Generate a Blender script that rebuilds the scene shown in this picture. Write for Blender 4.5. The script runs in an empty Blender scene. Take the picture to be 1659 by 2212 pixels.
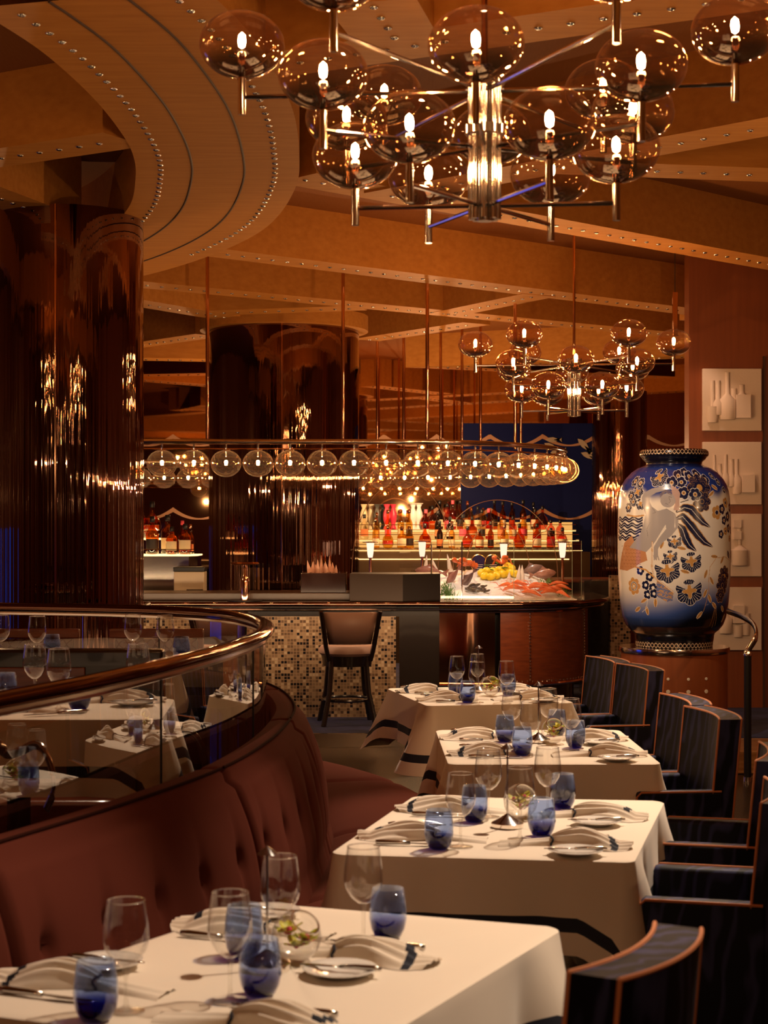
import bpy, bmesh, math, random
import numpy as np
from mathutils import Vector, Matrix, noise
random.seed(7)
PI = math.pi
SC = bpy.context.scene
COL = SC.collection

# ------------------------------------------------------------------ camera
F = 3600.0; EYE = 1.65; HZ = 1130.0
cam = bpy.data.cameras.new('camera'); cam_ob = bpy.data.objects.new('camera', cam); COL.objects.link(cam_ob)
cam.sensor_fit = 'VERTICAL'; cam.sensor_height = 36.0; cam.lens = 36.0 * F / 2212.0
cam.shift_y = 24.0 / 2212.0; cam.clip_start = 0.05; cam.clip_end = 80
cam_ob.location = (0, 0, EYE); cam_ob.rotation_euler = (PI / 2, 0, 0)
cam.dof.use_dof = True; cam.dof.focus_distance = 10.0; cam.dof.aperture_fstop = 7.0
SC.camera = cam_ob

# ------------------------------------------------------------------ view, cycles limits
SC.view_settings.view_transform = 'Standard'; SC.view_settings.look = 'None'
SC.view_settings.gamma = 1.0; SC.view_settings.exposure = 0.0
SC.view_settings.use_curve_mapping = False
cy = SC.cycles
cy.max_bounces = 9; cy.diffuse_bounces = 3; cy.glossy_bounces = 5; cy.transmission_bounces = 8
cy.transparent_max_bounces = 40; cy.sample_clamp_indirect = 4.0; cy.sample_clamp_direct = 0.0
cy.caustics_reflective = False; cy.caustics_refractive = False
cy.use_denoising = True; cy.blur_glossy = 0.3
cy.use_adaptive_sampling = True; cy.adaptive_threshold = 0.02

# ------------------------------------------------------------------ world
W = bpy.data.worlds.new('world'); SC.world = W; W.use_nodes = True
W.node_tree.nodes['Background'].inputs[0].default_value = (0.30, 0.17, 0.09, 1)
W.node_tree.nodes['Background'].inputs[1].default_value = 0.02

# ------------------------------------------------------------------ lamps of the room, plus added fill
WARM = (1.0, 0.66, 0.38)
def spot(name, loc, target, power, size_deg, blend=0.6, color=WARM, radius=0.05):
    l = bpy.data.lights.new(name, 'SPOT'); l.energy = power; l.spot_size = math.radians(size_deg)
    l.spot_blend = blend; l.color = color; l.shadow_soft_size = radius
    o = bpy.data.objects.new(name, l); COL.objects.link(o); o.location = loc
    o.rotation_euler = (Vector(target) - Vector(loc)).to_track_quat('-Z', 'Y').to_euler(); return o
def area(name, loc, target, power, sx, sy, color=WARM):
    l = bpy.data.lights.new(name, 'AREA'); l.shape = 'RECTANGLE'; l.size = sx; l.size_y = sy
    l.energy = power; l.color = color
    o = bpy.data.objects.new(name, l); COL.objects.link(o); o.location = loc
    o.rotation_euler = (Vector(target) - Vector(loc)).to_track_quat('-Z', 'Y').to_euler(); return o
def point(name, loc, power, color=WARM, radius=0.1):
    l = bpy.data.lights.new(name, 'POINT'); l.energy = power; l.color = color; l.shadow_soft_size = radius
    o = bpy.data.objects.new(name, l); COL.objects.link(o); o.location = loc; return o
TABLEC = (1.0, 0.77, 0.56)
spot('downlight_table_front', (1.30, 3.95, 3.42), (-0.14, 3.30, 0.75), 400, 40, color=TABLEC, radius=0.03)
spot('downlight_table_second', (1.25, 6.15, 3.42), (0.40, 4.92, 0.75), 530, 34, color=TABLEC, radius=0.03)
spot('downlight_table_third', (1.35, 7.95, 3.42), (0.62, 6.75, 0.75), 490, 34, color=TABLEC, radius=0.03)
spot('downlight_table_fourth', (1.1, 9.9, 3.42), (0.48, 8.72, 0.75), 420, 34, color=TABLEC, radius=0.03)
spot('downlight_upper_table', (-0.85, 6.9, 3.42), (-1.15, 5.7, 1.0), 230, 36, color=TABLEC, radius=0.03)
spot('downlight_upper_far', (-1.2, 9.0, 3.42), (-1.45, 7.95, 1.0), 120, 36, color=TABLEC, radius=0.03)
spot('vase_spot', (0.9, 9.3, 3.42), (1.95, 11.5, 1.35), 165, 30, color=(1, .8, .62), radius=0.05)
spot('relief_spot_upper', (2.35, 13.1, 3.45), (2.75, 13.46, 1.9), 22, 50, color=(1, .60, .38), radius=0.04)
spot('relief_spot_lower', (2.3, 13.0, 3.3), (2.8, 13.46, 1.0), 12, 40, color=(1, .55, .35), radius=0.04)
spot('ice_spot', (0.85, 13.3, 2.9), (0.8, 14.1, 1.1), 85, 44, color=(1, .87, .74), radius=0.04)
spot('floor_spot', (1.9, 9.4, 3.45), (2.4, 8.9, 0), 60, 60)
spot('banquette_spot', (0.4, 6.9, 3.4), (-0.1, 7.4, 0.4), 30, 40, color=(1, .62, .42))
spot('banquette_spot_near', (0.3, 4.2, 3.4), (-0.75, 4.3, 0.9), 38, 50, color=(1, .62, .42))
# glow that reaches the ceiling: added fill points with no fixture, spread through the room
GLOW = (1.0, 0.56, 0.26)
for q_, w_ in (((0.5, 0.9, 1.9), 16), ((-2.6, 6.9, 2.1), 22), ((2.1, 7.2, 2.0), 44), ((2.9, 4.6, 2.1), 14), ((0.3, 10.6, 1.9), 56), ((-2.9, 12.0, 2.0), 42), ((3.4, 9.6, 2.0), 28),
               ((-1.6, 18.2, 2.0), 100), ((0.6, 18.1, 2.2), 100), ((0.4, 14.8, 2.0), 55), ((3.6, 17.6, 2.0), 40)):
    point('ceiling_fill_glow', q_, w_, GLOW, 0.012)
area('bar_front_light', (-1.2, 12.75, 1.02), (-1.2, 13.4, 0.5), 20, 5.0, 0.04, (1, .66, .38))

# ------------------------------------------------------------------ helpers
def WP(px, py, D): return Vector(((px - 829.5) * D / F, D, EYE - (py - HZ) * D / F))
def ON(px, py, z):
    D = F * (EYE - z) / (py - HZ); return WP(px, py, D)

class MB:
    def __init__(s): s.v = []; s.f = []; s.m = []
    def add(s, vs, fs, mi=0):
        b = len(s.v); s.v += [tuple(v) for v in vs]
        for f in fs: s.f.append(tuple(b + i for i in f)); s.m.append(mi)
    def box(s, x0, x1, y0, y1, z0, z1, mi=0, M=None):
        vs = [Vector((x, y, z)) for z in (z0, z1) for y in (y0, y1) for x in (x0, x1)]
        if M is not None: vs = [M @ v for v in vs]
        s.add(vs, [(0, 2, 3, 1), (4, 5, 7, 6), (0, 1, 5, 4), (2, 6, 7, 3), (0, 4, 6, 2), (1, 3, 7, 5)], mi)
        return s
    def lathe(s, prof, n=32, c=(0, 0, 0), M=None, mi=0, caps=False):
        vs = []
        for (r, z) in prof:
            for i in range(n):
                a = 2 * PI * i / n
                v = Vector((r * math.cos(a), r * math.sin(a), z))
                if M is not None: v = M @ v
                vs.append(v + Vector(c))
        fs = []
        for j in range(len(prof) - 1):
            for i in range(n):
                k = (i + 1) % n
                fs.append((j * n + i, j * n + k, (j + 1) * n + k, (j + 1) * n + i))
        if caps:
            fs.append(tuple(range(n))[::-1]); fs.append(tuple((len(prof) - 1) * n + i for i in range(n)))
        s.add(vs, fs, mi); return s
    def tube(s, path, r, n=8, closed=False, mi=0, rz=None):
        P = [Vector(p) for p in path]; m = len(P); vs = []
        for j, p in enumerate(P):
            if closed: d = P[(j + 1) % m] - P[j - 1]
            else: d = P[min(j + 1, m - 1)] - P[max(j - 1, 0)]
            d.normalize()
            up = Vector((0, 0, 1)) if abs(d.z) < 0.95 else Vector((0, 1, 0))
            a = d.cross(up).normalized(); b = a.cross(d).normalized()
            rr = r[j] if isinstance(r, (list, tuple)) else r
            for i in range(n):
                t = 2 * PI * i / n
                vs.append(p + a * rr * math.cos(t) + b * (rz if rz else rr) * math.sin(t))
        fs = []
        for j in range(m if closed else m - 1):
            j2 = (j + 1) % m
            for i in range(n):
                k = (i + 1) % n
                fs.append((j * n + i, j * n + k, j2 * n + k, j2 * n + i))
        if not closed:
            fs.append(tuple(range(n))[::-1]); fs.append(tuple((m - 1) * n + i for i in range(n)))
        s.add(vs, fs, mi); return s
    def prism(s, poly, z0, z1, mi=0):
        n = len(poly)
        vs = [(p[0], p[1], z0) for p in poly] + [(p[0], p[1], z1) for p in poly]
        fs = [tuple(range(n))[::-1], tuple(range(n, 2 * n))] + [(i, (i + 1) % n, n + (i + 1) % n, n + i) for i in range(n)]
        s.add(vs, fs, mi); return s
    def grid(s, rows, mi=0, closed=False, mif=None):
        nr = len(rows); nc = len(rows[0]); vs = [v for r in rows for v in r]; b = len(s.v)
        s.v += [tuple(v) for v in vs]
        for j in range(nr - 1):
            for i in range(nc if closed else nc - 1):
                k = (i + 1) % nc
                s.f.append((b + j * nc + i, b + j * nc + k, b + (j + 1) * nc + k, b + (j + 1) * nc + i))
                s.m.append(mif(j, i) if mif else mi)
        return s
    def ball(s, c, r, n=16, m=10, M=None, mi=0, sc=(1, 1, 1)):
        prof = [(max(1e-4, r * math.sin(PI * j / m)), -r * math.cos(PI * j / m)) for j in range(m + 1)]
        S = Matrix.Diagonal((*sc,)).to_3x3()
        MM = S if M is None else M.to_3x3() @ S
        return s.lathe(prof, n, c, MM, mi)
    def mesh(s, name):
        me = bpy.data.meshes.new(name); me.from_pydata(s.v, [], s.f)
        me.polygons.foreach_set('material_index', s.m); return me

def link(name, mb, mat, parent=None, smooth=True, bevel=0, solid=0, subsurf=0, loc=None, M=None):
    me = mb.mesh(name) if isinstance(mb, MB) else mb
    for m_ in (mat if isinstance(mat, (list, tuple)) else [mat]): me.materials.append(m_)
    if smooth:
        me.polygons.foreach_set('use_smooth', [True] * len(me.polygons))
        try: me.set_sharp_from_angle(angle=math.radians(42))
        except Exception: pass
    o = bpy.data.objects.new(name, me); COL.objects.link(o)
    if parent is not None: o.parent = parent
    if loc is not None: o.location = loc
    if M is not None: o.matrix_local = M
    if solid:
        q = o.modifiers.new('solid', 'SOLIDIFY'); q.thickness = solid; q.offset = 0
    if bevel:
        q = o.modifiers.new('bevel', 'BEVEL'); q.width = bevel; q.segments = 2; q.limit_method = 'ANGLE'
    if subsurf:
        q = o.modifiers.new('sub', 'SUBSURF'); q.levels = subsurf; q.render_levels = subsurf
    return o
def tag(o, label, cat, group=None, kind=None):
    o['label'] = label; o['category'] = cat
    if group: o['group'] = group
    if kind: o['kind'] = kind
    return o
def thing(name, label, cat, loc=(0, 0, 0), rz=0.0, group=None, kind=None):
    o = bpy.data.objects.new(name, None); COL.objects.link(o); o.empty_display_size = 0.1
    o.location = loc; o.rotation_euler = (0, 0, rz)
    return tag(o, label, cat, group, kind)
def structure(name, mb, mat, **k):
    o = link(name, mb, mat, **k); o['kind'] = 'structure'; return o
KIDS = {}
def dup(root, loc=None, rz=None, label=None, group=None, scale=None):
    def rec(o, par):
        c = o.copy(); COL.objects.link(c); c.parent = par
        for ch in o.children: rec(ch, c)
        return c
    r = rec(root, None)
    if loc is not None: r.location = loc
    if rz is not None: r.rotation_euler = (0, 0, rz)
    if label: r['label'] = label
    if group: r['group'] = group
    if scale: r.scale = scale
    return r
def catmull(pts, step=0.05):
    P = [Vector(p) for p in pts]; out = []
    P = [P[0] * 2 - P[1]] + P + [P[-1] * 2 - P[-2]]
    for i in range(1, len(P) - 2):
        a, b, c, d = P[i - 1:i + 3]; n = max(2, int((c - b).length / step))
        for k in range(n):
            t = k / n
            out.append(0.5 * ((2 * b) + (c - a) * t + (2 * a - 5 * b + 4 * c - d) * t * t + (3 * b - a - 3 * c + d) * t ** 3))
    out.append(P[-2].copy()); return out

# ------------------------------------------------------------------ materials
def nodes(name):
    m = bpy.data.materials.new(name); m.use_nodes = True; nt = m.node_tree; nt.nodes.clear()
    out = nt.nodes.new('ShaderNodeOutputMaterial'); return m, nt, out
def N(nt, t, **kw):
    n = nt.nodes.new(t)
    for k, v in kw.items():
        if k in n.inputs: n.inputs[k].default_value = v
        else: setattr(n, k, v)
    return n
def c4(c): return (c[0], c[1], c[2], 1.0)
def pbr(name, col, rough=0.5, metal=0.0, coat=0.0, spec=0.5, sheen=0.0, var=None, bump=None, sss=0):
    """var=(scale(x,y,z), noise scale, colour2, contrast) mixes a second colour; bump=(scale3, noise scale, strength)"""
    m, nt, out = nodes(name); L = nt.links.new
    b = N(nt, 'ShaderNodeBsdfPrincipled'); L(b.outputs[0], out.inputs[0])
    b.inputs['Base Color'].default_value = c4(col); b.inputs['Roughness'].default_value = rough
    b.inputs['Metallic'].default_value = metal; b.inputs['Coat Weight'].default_value = coat
    b.inputs['Coat Roughness'].default_value = 0.05
    b.inputs['Specular IOR Level'].default_value = spec; b.inputs['Sheen Weight'].default_value = sheen
    tc = N(nt, 'ShaderNodeTexCoord')
    def nz(sc3, s, det=4, dist=0.0):
        mp = N(nt, 'ShaderNodeMapping'); mp.inputs['Scale'].default_value = sc3
        L(tc.outputs['Object'], mp.inputs[0]); n = N(nt, 'ShaderNodeTexNoise')
        n.inputs['Scale'].default_value = s; n.inputs['Detail'].default_value = det
        n.inputs['Distortion'].default_value = dist
        L(mp.outputs[0], n.inputs['Vector']); return n
    if var:
        n = nz(var[0], var[1]); r = N(nt, 'ShaderNodeMapRange')
        k = var[3] if len(var) > 3 else 0.2
        r.inputs['From Min'].default_value = 0.5 - k; r.inputs['From Max'].default_value = 0.5 + k
        mx = N(nt, 'ShaderNodeMix', data_type='RGBA')
        mx.inputs['A'].default_value = c4(col); mx.inputs['B'].default_value = c4(var[2])
        L(n.outputs['Fac'], r.inputs[0]); L(r.outputs[0], mx.inputs['Factor']); L(mx.outputs['Result'], b.inputs['Base Color'])
    if bump:
        n = nz(bump[0], bump[1]); bp = N(nt, 'ShaderNodeBump'); bp.inputs['Strength'].default_value = bump[2]
        bp.inputs['Distance'].default_value = bump[3] if len(bump) > 3 else 0.002
        L(n.outputs['Fac'], bp.inputs['Height']); L(bp.outputs[0], b.inputs['Normal'])
    return m
def emit(name, col, s):
    m, nt, out = nodes(name); e = N(nt, 'ShaderNodeEmission'); e.inputs[0].default_value = c4(col); e.inputs[1].default_value = s
    nt.links.new(e.outputs[0], out.inputs[0]); return m
def thin(name, tint, refl=0.05, edge=0.9, rough=0.01, tint2=None, z0=0, z1=1, spec=(1, 1, 1), power=4.0, refl2=None, haze=0.0):
    """thin glass shell: tinted see-through + mirror reflection rising towards grazing angles; tint runs to tint2 along local z"""
    m, nt, out = nodes(name); L = nt.links.new
    tr = N(nt, 'ShaderNodeBsdfTransparent'); tr.inputs[0].default_value = c4(tint)
    gl = N(nt, 'ShaderNodeBsdfGlossy'); gl.inputs['Color'].default_value = c4(spec); gl.inputs['Roughness'].default_value = rough
    lw = N(nt, 'ShaderNodeLayerWeight'); lw.inputs['Blend'].default_value = 0.5
    pw = N(nt, 'ShaderNodeMath', operation='POWER'); pw.inputs[1].default_value = power; L(lw.outputs['Facing'], pw.inputs[0])
    ma = N(nt, 'ShaderNodeMath', operation='MULTIPLY_ADD'); ma.inputs[1].default_value = edge - refl; ma.inputs[2].default_value = refl
    L(pw.outputs[0], ma.inputs[0]); fac = ma
    mx = N(nt, 'ShaderNodeMixShader')
    if tint2 is not None:
        tc = N(nt, 'ShaderNodeTexCoord'); sp = N(nt, 'ShaderNodeSeparateXYZ'); L(tc.outputs['Object'], sp.inputs[0])
        mr = N(nt, 'ShaderNodeMapRange', interpolation_type='SMOOTHSTEP'); mr.inputs['From Min'].default_value = z0; mr.inputs['From Max'].default_value = z1
        L(sp.outputs['Z'], mr.inputs[0])
        cm = N(nt, 'ShaderNodeMix', data_type='RGBA'); cm.inputs['A'].default_value = c4(tint2); cm.inputs['B'].default_value = c4(tint)
        L(mr.outputs[0], cm.inputs['Factor']); L(cm.outputs['Result'], tr.inputs[0])
        if refl2 is not None:
            f2 = N(nt, 'ShaderNodeMapRange'); f2.inputs['To Min'].default_value = refl2; f2.inputs['To Max'].default_value = 0
            L(mr.outputs[0], f2.inputs[0]); ad = N(nt, 'ShaderNodeMath', operation='ADD', use_clamp=True)
            L(ma.outputs[0], ad.inputs[0]); L(f2.outputs[0], ad.inputs[1]); fac = ad
    L(fac.outputs[0], mx.inputs[0]); L(tr.outputs[0], mx.inputs[1]); L(gl.outputs[0], mx.inputs[2]); L(mx.outputs[0], out.inputs[0])
    if haze:
        tl = N(nt, 'ShaderNodeBsdfTranslucent'); tl.inputs[0].default_value = c4(spec); m2 = N(nt, 'ShaderNodeMixShader')
        hz = N(nt, 'ShaderNodeMath', operation='MULTIPLY_ADD'); hz.inputs[1].default_value = haze * 3.0; hz.inputs[2].default_value = haze
        L(pw.outputs[0], hz.inputs[0]); L(hz.outputs[0], m2.inputs[0]); L(mx.outputs[0], m2.inputs[1]); L(tl.outputs[0], m2.inputs[2]); L(m2.outputs[0], out.inputs[0])
    return m

M = {}
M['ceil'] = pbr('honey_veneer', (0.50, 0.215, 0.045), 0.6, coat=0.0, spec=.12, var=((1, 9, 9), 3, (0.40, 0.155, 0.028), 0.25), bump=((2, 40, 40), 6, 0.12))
M['ceil_shade'] = pbr('honey_veneer_shaded', (0.20, 0.068, 0.018), 0.6, coat=0.0, spec=.12, var=((12, 1, 1), 8, (0.22, 0.080, 0.024), 0.25))  # same veneer, colour darkened to give the coffers their shade
M['groove'] = pbr('veneer_groove', (0.05, 0.018, 0.008), 0.6)
M['orange'] = pbr('orange_veneer', (0.25, 0.066, 0.018), 0.38, coat=0.2, var=((14, 14, 0.6), 2, (0.21, 0.052, 0.014), 0.2))
M['mahog'] = pbr('mahogany', (0.20, 0.045, 0.014), 0.3, coat=0.5, var=((3, 3, 18), 3, (0.11, 0.022, 0.008), 0.25))
M['darkwood'] = pbr('black_lacquer', (0.010, 0.006, 0.005), 0.25, coat=0.5)
M['chrome'] = pbr('chrome', (0.86, 0.80, 0.74), 0.13, 1.0)
M['copper'] = pbr('copper_chrome', (0.86, 0.50, 0.33), 0.08, 1.0)
M['rail'] = pbr('dark_copper_rail', (0.22, 0.115, 0.08), 0.07, 1.0)
M['bronze'] = pbr('dark_bronze_cone', (0.05, 0.018, 0.010), 0.25, coat=.5)
M['stud'] = pbr('nickel_stud', (0.75, 0.72, 0.66), 0.18, 1.0)
M['black'] = pbr('black_metal', (0.008, 0.008, 0.009), 0.35)
M['cloth'] = pbr('cream_linen', (0.78, 0.68, 0.56), 0.85, sheen=0.2, bump=((1, 1, 1), 500, 0.08, 0.0005))
M['stripe'] = pbr('navy_stripe', (0.008, 0.011, 0.025), 0.8)
M['velvet'] = pbr('russet_velvet', (0.092, 0.023, 0.014), 0.95, sheen=0.0, spec=.03, var=((1, 1, 1), 3, (0.082, 0.020, 0.013), 0.3), bump=((1, 1, 1), 300, 0.05, 0.0005))
M['velvetd'] = pbr('russet_seam', (0.022, 0.006, 0.004), 0.95, spec=.03)
M['piping'] = pbr('copper_piping', (0.55, 0.19, 0.075), 0.55)
M['taupe'] = pbr('taupe_leather', (0.27, 0.155, 0.12), 0.5)
M['plate'] = pbr('white_porcelain', (0.78, 0.74, 0.68), 0.15, coat=0.6)
M['steel'] = pbr('cutlery_steel', (0.55, 0.52, 0.48), 0.16, 1.0)
M['bulb'] = emit('bulb_filament', (1.0, 0.60, 0.30), 420.0)
M['glow'] = emit('bulb_envelope_glow', (1.0, 0.60, 0.28), 14.0)
M['ledwarm'] = emit('shelf_light', (1.0, 0.60, 0.22), 3.0)
M['ledsoft'] = emit('lamp_shade_glow', (1.0, 0.72, 0.52), 1.5)
M['globe'] = thin('smoked_amber_globe', (0.90, 0.74, 0.58), refl=0.10, edge=0.9, tint2=(0.16, 0.09, 0.055), z0=-0.075, z1=-0.025, spec=(1, .78, .55), power=3.0, refl2=0.22, haze=0.0015)
M['globe2'] = thin('clear_amber_globe', (0.90, 0.77, 0.60), refl=0.12, edge=0.95, spec=(1, .80, .58), power=2.6, haze=0.009)
M['wine'] = thin('wine_glass_crystal', (0.97, 0.965, 0.95), refl=0.075, edge=1.0, power=2.4)
M['pane'] = thin('balustrade_pane', (0.86, 0.82, 0.76), refl=0.13, edge=0.85, power=3.0, rough=0.0)
M['case'] = thin('display_glass', (0.95, 0.93, 0.9), refl=0.05, edge=0.8, power=4)
M['blue'] = thin('cobalt_tumbler', (0.74, 0.82, 0.975), refl=0.06, edge=0.85, tint2=(0.015, 0.04, 0.42), z0=0.018, z1=0.052, power=3.2)
m_, nt, out = nodes('solid_crystal'); g_ = N(nt, 'ShaderNodeBsdfGlass'); g_.inputs['IOR'].default_value = 1.45
nt.links.new(g_.outputs[0], out.inputs[0]); M['crystal'] = m_
def solid_glass(name, col, rough=0.0):
    m, nt, out = nodes(name); g = N(nt, 'ShaderNodeBsdfGlass'); g.inputs[0].default_value = c4(col); g.inputs['Roughness'].default_value = rough
    nt.links.new(g.outputs[0], out.inputs[0]); return m
def moire():
    m, nt, out = nodes('navy_moire_silk'); L = nt.links.new
    b = N(nt, 'ShaderNodeBsdfPrincipled'); L(b.outputs[0], out.inputs[0]); b.inputs['Roughness'].default_value = 0.6; b.inputs['Specular IOR Level'].default_value = 0.25
    b.inputs['Sheen Tint'].default_value = (.5, .55, 1, 1)
    tc = N(nt, 'ShaderNodeTexCoord'); mp = N(nt, 'ShaderNodeMapping'); mp.inputs['Scale'].default_value = (1, 1, .28); L(tc.outputs['Object'], mp.inputs[0])
    w = N(nt, 'ShaderNodeTexWave'); w.bands_direction = 'DIAGONAL'; w.inputs['Scale'].default_value = 9; w.inputs['Distortion'].default_value = 9
    w.inputs['Detail'].default_value = 2; w.inputs['Detail Scale'].default_value = 1.2; L(mp.outputs[0], w.inputs[0])
    cr = N(nt, 'ShaderNodeValToRGB'); e = cr.color_ramp.elements; e[0].position = 0.55; e[0].color = (0.0025, 0.003, 0.009, 1); e[1].position = 1.0; e[1].color = (0.030, 0.034, 0.105, 1)
    L(w.outputs['Fac'], cr.inputs[0]); L(cr.outputs[0], b.inputs['Base Color']); return m
M['moire'] = moire()
def mosaic():
    m, nt, out = nodes('gold_glass_mosaic'); L = nt.links.new
    b = N(nt, 'ShaderNodeBsdfPrincipled'); L(b.outputs[0], out.inputs[0]); b.inputs['Roughness'].default_value = 0.28
    b.inputs['Metallic'].default_value = 0.35; b.inputs['Coat Weight'].default_value = 0.5
    tc = N(nt, 'ShaderNodeTexCoord'); mp = N(nt, 'ShaderNodeMapping'); mp.inputs['Scale'].default_value = (40, 40, 40); L(tc.outputs['Object'], mp.inputs[0])
    sp = N(nt, 'ShaderNodeSeparateXYZ'); L(mp.outputs[0], sp.inputs[0])
    def mth(op, a, bb=None):
        q = N(nt, 'ShaderNodeMath', operation=op)
        for i, s_ in enumerate((a, bb)):
            if s_ is None: continue
            if isinstance(s_, (int, float)): q.inputs[i].default_value = s_
            else: L(s_, q.inputs[i])
        return q.outputs[0]
    fx = mth('FRACT', sp.outputs['X']); fz = mth('FRACT', sp.outputs['Z'])
    edge = mth('MAXIMUM', mth('LESS_THAN', fx, 0.16), mth('LESS_THAN', fz, 0.16))
    cb = N(nt, 'ShaderNodeCombineXYZ'); L(mth('FLOOR', sp.outputs['X']), cb.inputs[0]); L(mth('FLOOR', sp.outputs['Z']), cb.inputs[1])
    wn = N(nt, 'ShaderNodeTexWhiteNoise', noise_dimensions='2D'); L(cb.outputs[0], wn.inputs['Vector'])
    cr = N(nt, 'ShaderNodeValToRGB'); cr.color_ramp.interpolation = 'CONSTANT'; e = cr.color_ramp.elements
    e[0].position = 0; e[0].color = (0.012, 0.010, 0.012, 1); e[1].position = 0.16; e[1].color = (0.16, 0.10, 0.06, 1)
    for p, c in ((0.38, (0.26, 0.17, 0.10)), (0.62, (0.36, 0.25, 0.15)), (0.85, (0.50, 0.38, 0.25)), (0.95, (0.12, 0.07, 0.04))):
        q = e.new(p); q.color = c4(c)
    L(wn.outputs['Value'], cr.inputs[0])
    mx = N(nt, 'ShaderNodeMix', data_type='RGBA'); mx.inputs['B'].default_value = (0.42, 0.27, 0.16, 1)
    L(edge, mx.inputs['Factor']); L(cr.outputs[0], mx.inputs['A']); L(mx.outputs['Result'], b.inputs['Base Color']); return m
M['mosaic'] = mosaic()
def swirl_floor():
    m, nt, out = nodes('dark_floor_gold_rings'); L = nt.links.new
    b = N(nt, 'ShaderNodeBsdfPrincipled'); L(b.outputs[0], out.inputs[0]); b.inputs['Roughness'].default_value = 0.28; b.inputs['Specular IOR Level'].default_value = 0.2
    tc = N(nt, 'ShaderNodeTexCoord'); v = N(nt, 'ShaderNodeTexVoronoi'); v.inputs['Scale'].default_value = 5.5; L(tc.outputs['Object'], v.inputs['Vector'])
    mu = N(nt, 'ShaderNodeMath', operation='MULTIPLY'); mu.inputs[1].default_value = 60; L(v.outputs['Distance'], mu.inputs[0])
    si = N(nt, 'ShaderNodeMath', operation='SINE'); L(mu.outputs[0], si.inputs[0])
    cr = N(nt, 'ShaderNodeValToRGB'); e = cr.color_ramp.elements; e[0].position = 0.8; e[0].color = (0.004, 0.0025, 0.0018, 1); e[1].position = 0.98; e[1].color = (0.09, 0.045, 0.015, 1)
    L(si.outputs[0], cr.inputs[0]); L(cr.outputs[0], b.inputs['Base Color']); return m
M['floor'] = swirl_floor()
M['carpet'] = pbr('navy_carpet', (0.010, 0.014, 0.045), 0.95, var=((1, 1, 1), 6, (0.02, 0.025, 0.09), 0.1))
M['mirror'] = pbr('amber_mirror', (0.72, 0.46, 0.26), 0.02, 1.0)
M['etch'] = pbr('etched_bronze_line', (0.30, 0.15, 0.08), 0.6)
M['bluereflect'] = pbr('painted_blue_reflection', (0.002, 0.005, 0.050), 0.6, spec=.1)
M['fishp'] = pbr('painted_fish', (0.30, 0.24, 0.17), 0.7)
M['plaster'] = pbr('white_plaster', (0.72, 0.62, 0.54), 0.85, bump=((1, 1, 1), 60, 0.35, 0.004))
M['plaster2'] = pbr('smooth_plaster', (0.74, 0.64, 0.56), 0.8)
M['bluelight'] = emit('aquarium_light', (0.03, 0.09, 1.0), 0.8)
M['column'] = pbr('column_bronze_mirror', (0.27, 0.150, 0.105), 0.03, 1.0, bump=((9, 9, 0.7), 6, 0.10, 0.004))
# ================================================================== SETTING
ZC = 3.5; ZT = 3.86
structure('floor', MB().box(-8, 6.5, -5, 20, -0.1, 0), M['floor'], smooth=False)
structure('ceiling', MB().box(-9, 6.5, -5, 20, ZT, ZT + 0.1), M['ceil_shade'], smooth=False)
structure('wall_left', MB().box(-8.1, -8, -5, 20, 0, ZT), M['mahog'], smooth=False)
structure('wall_behind', MB().box(-8, 6.5, -5.1, -5, 0, ZT), M['mahog'], smooth=False)
structure('wall_side_right', MB().box(6.5, 6.6, -5, 20, 0, ZT), M['orange'], smooth=False)
wm = structure('wall_mirror', MB().box(-8, 6.5, 19.6, 19.7, 0, ZT), M['mirror'], smooth=False)
wr = structure('wall_right', MB().box(2.47, 6.5, 13.5, 13.7, 0, ZT), M['orange'], smooth=False)
for k, px in enumerate((1648,)):
    x = (px - 829.5) * 13.49 / F
    structure('trim_1', MB().box(x, x + 0.012, 13.47, 13.5, 0, 3.0), M['groove'], smooth=False)
# blue lit tank on the left wall and behind the seats, mirrored by the columns
structure('window_1', MB().box(-7.99, -7.9, 10.0, 11.8, 0.2, 1.6), M['bluelight'], smooth=False)

# raised dining terrace on the left
RAILP = [(-1.75, 1.6), (-1.28, 2.9), (-0.9, 3.95), (-0.715, 4.55), (-0.555, 5.33), (-0.475, 5.9), (-0.455, 6.35), (-0.51, 6.95), (-0.69, 7.55), (-0.945, 7.88), (-1.22, 8.08), (-1.9, 8.3), (-2.8, 8.4)]
RAIL = catmull([(x, y, 0) for x, y in RAILP], 0.06)
structure('trim_2', MB().prism([(-8, 1.6)] + [(p.x, p.y) for p in RAIL] + [(-8, 8.4)], 0.001, 0.27), M['darkwood'], smooth=False)
# low carpeted dais the bar stands on
structure('trim_3', MB().box(-6, 2.0, 12.3, 19.5, 0.001, 0.1), M['carpet'], smooth=False)
structure('trim_4', MB().box(-6, 2.0, 12.27, 12.3, 0.001, 0.1), M['steel'], smooth=False)
structure('trim_5', MB().box(2.2, 6.4, 11.6, 13.46, 0.001, 0.16), M['carpet'], smooth=False)

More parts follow.
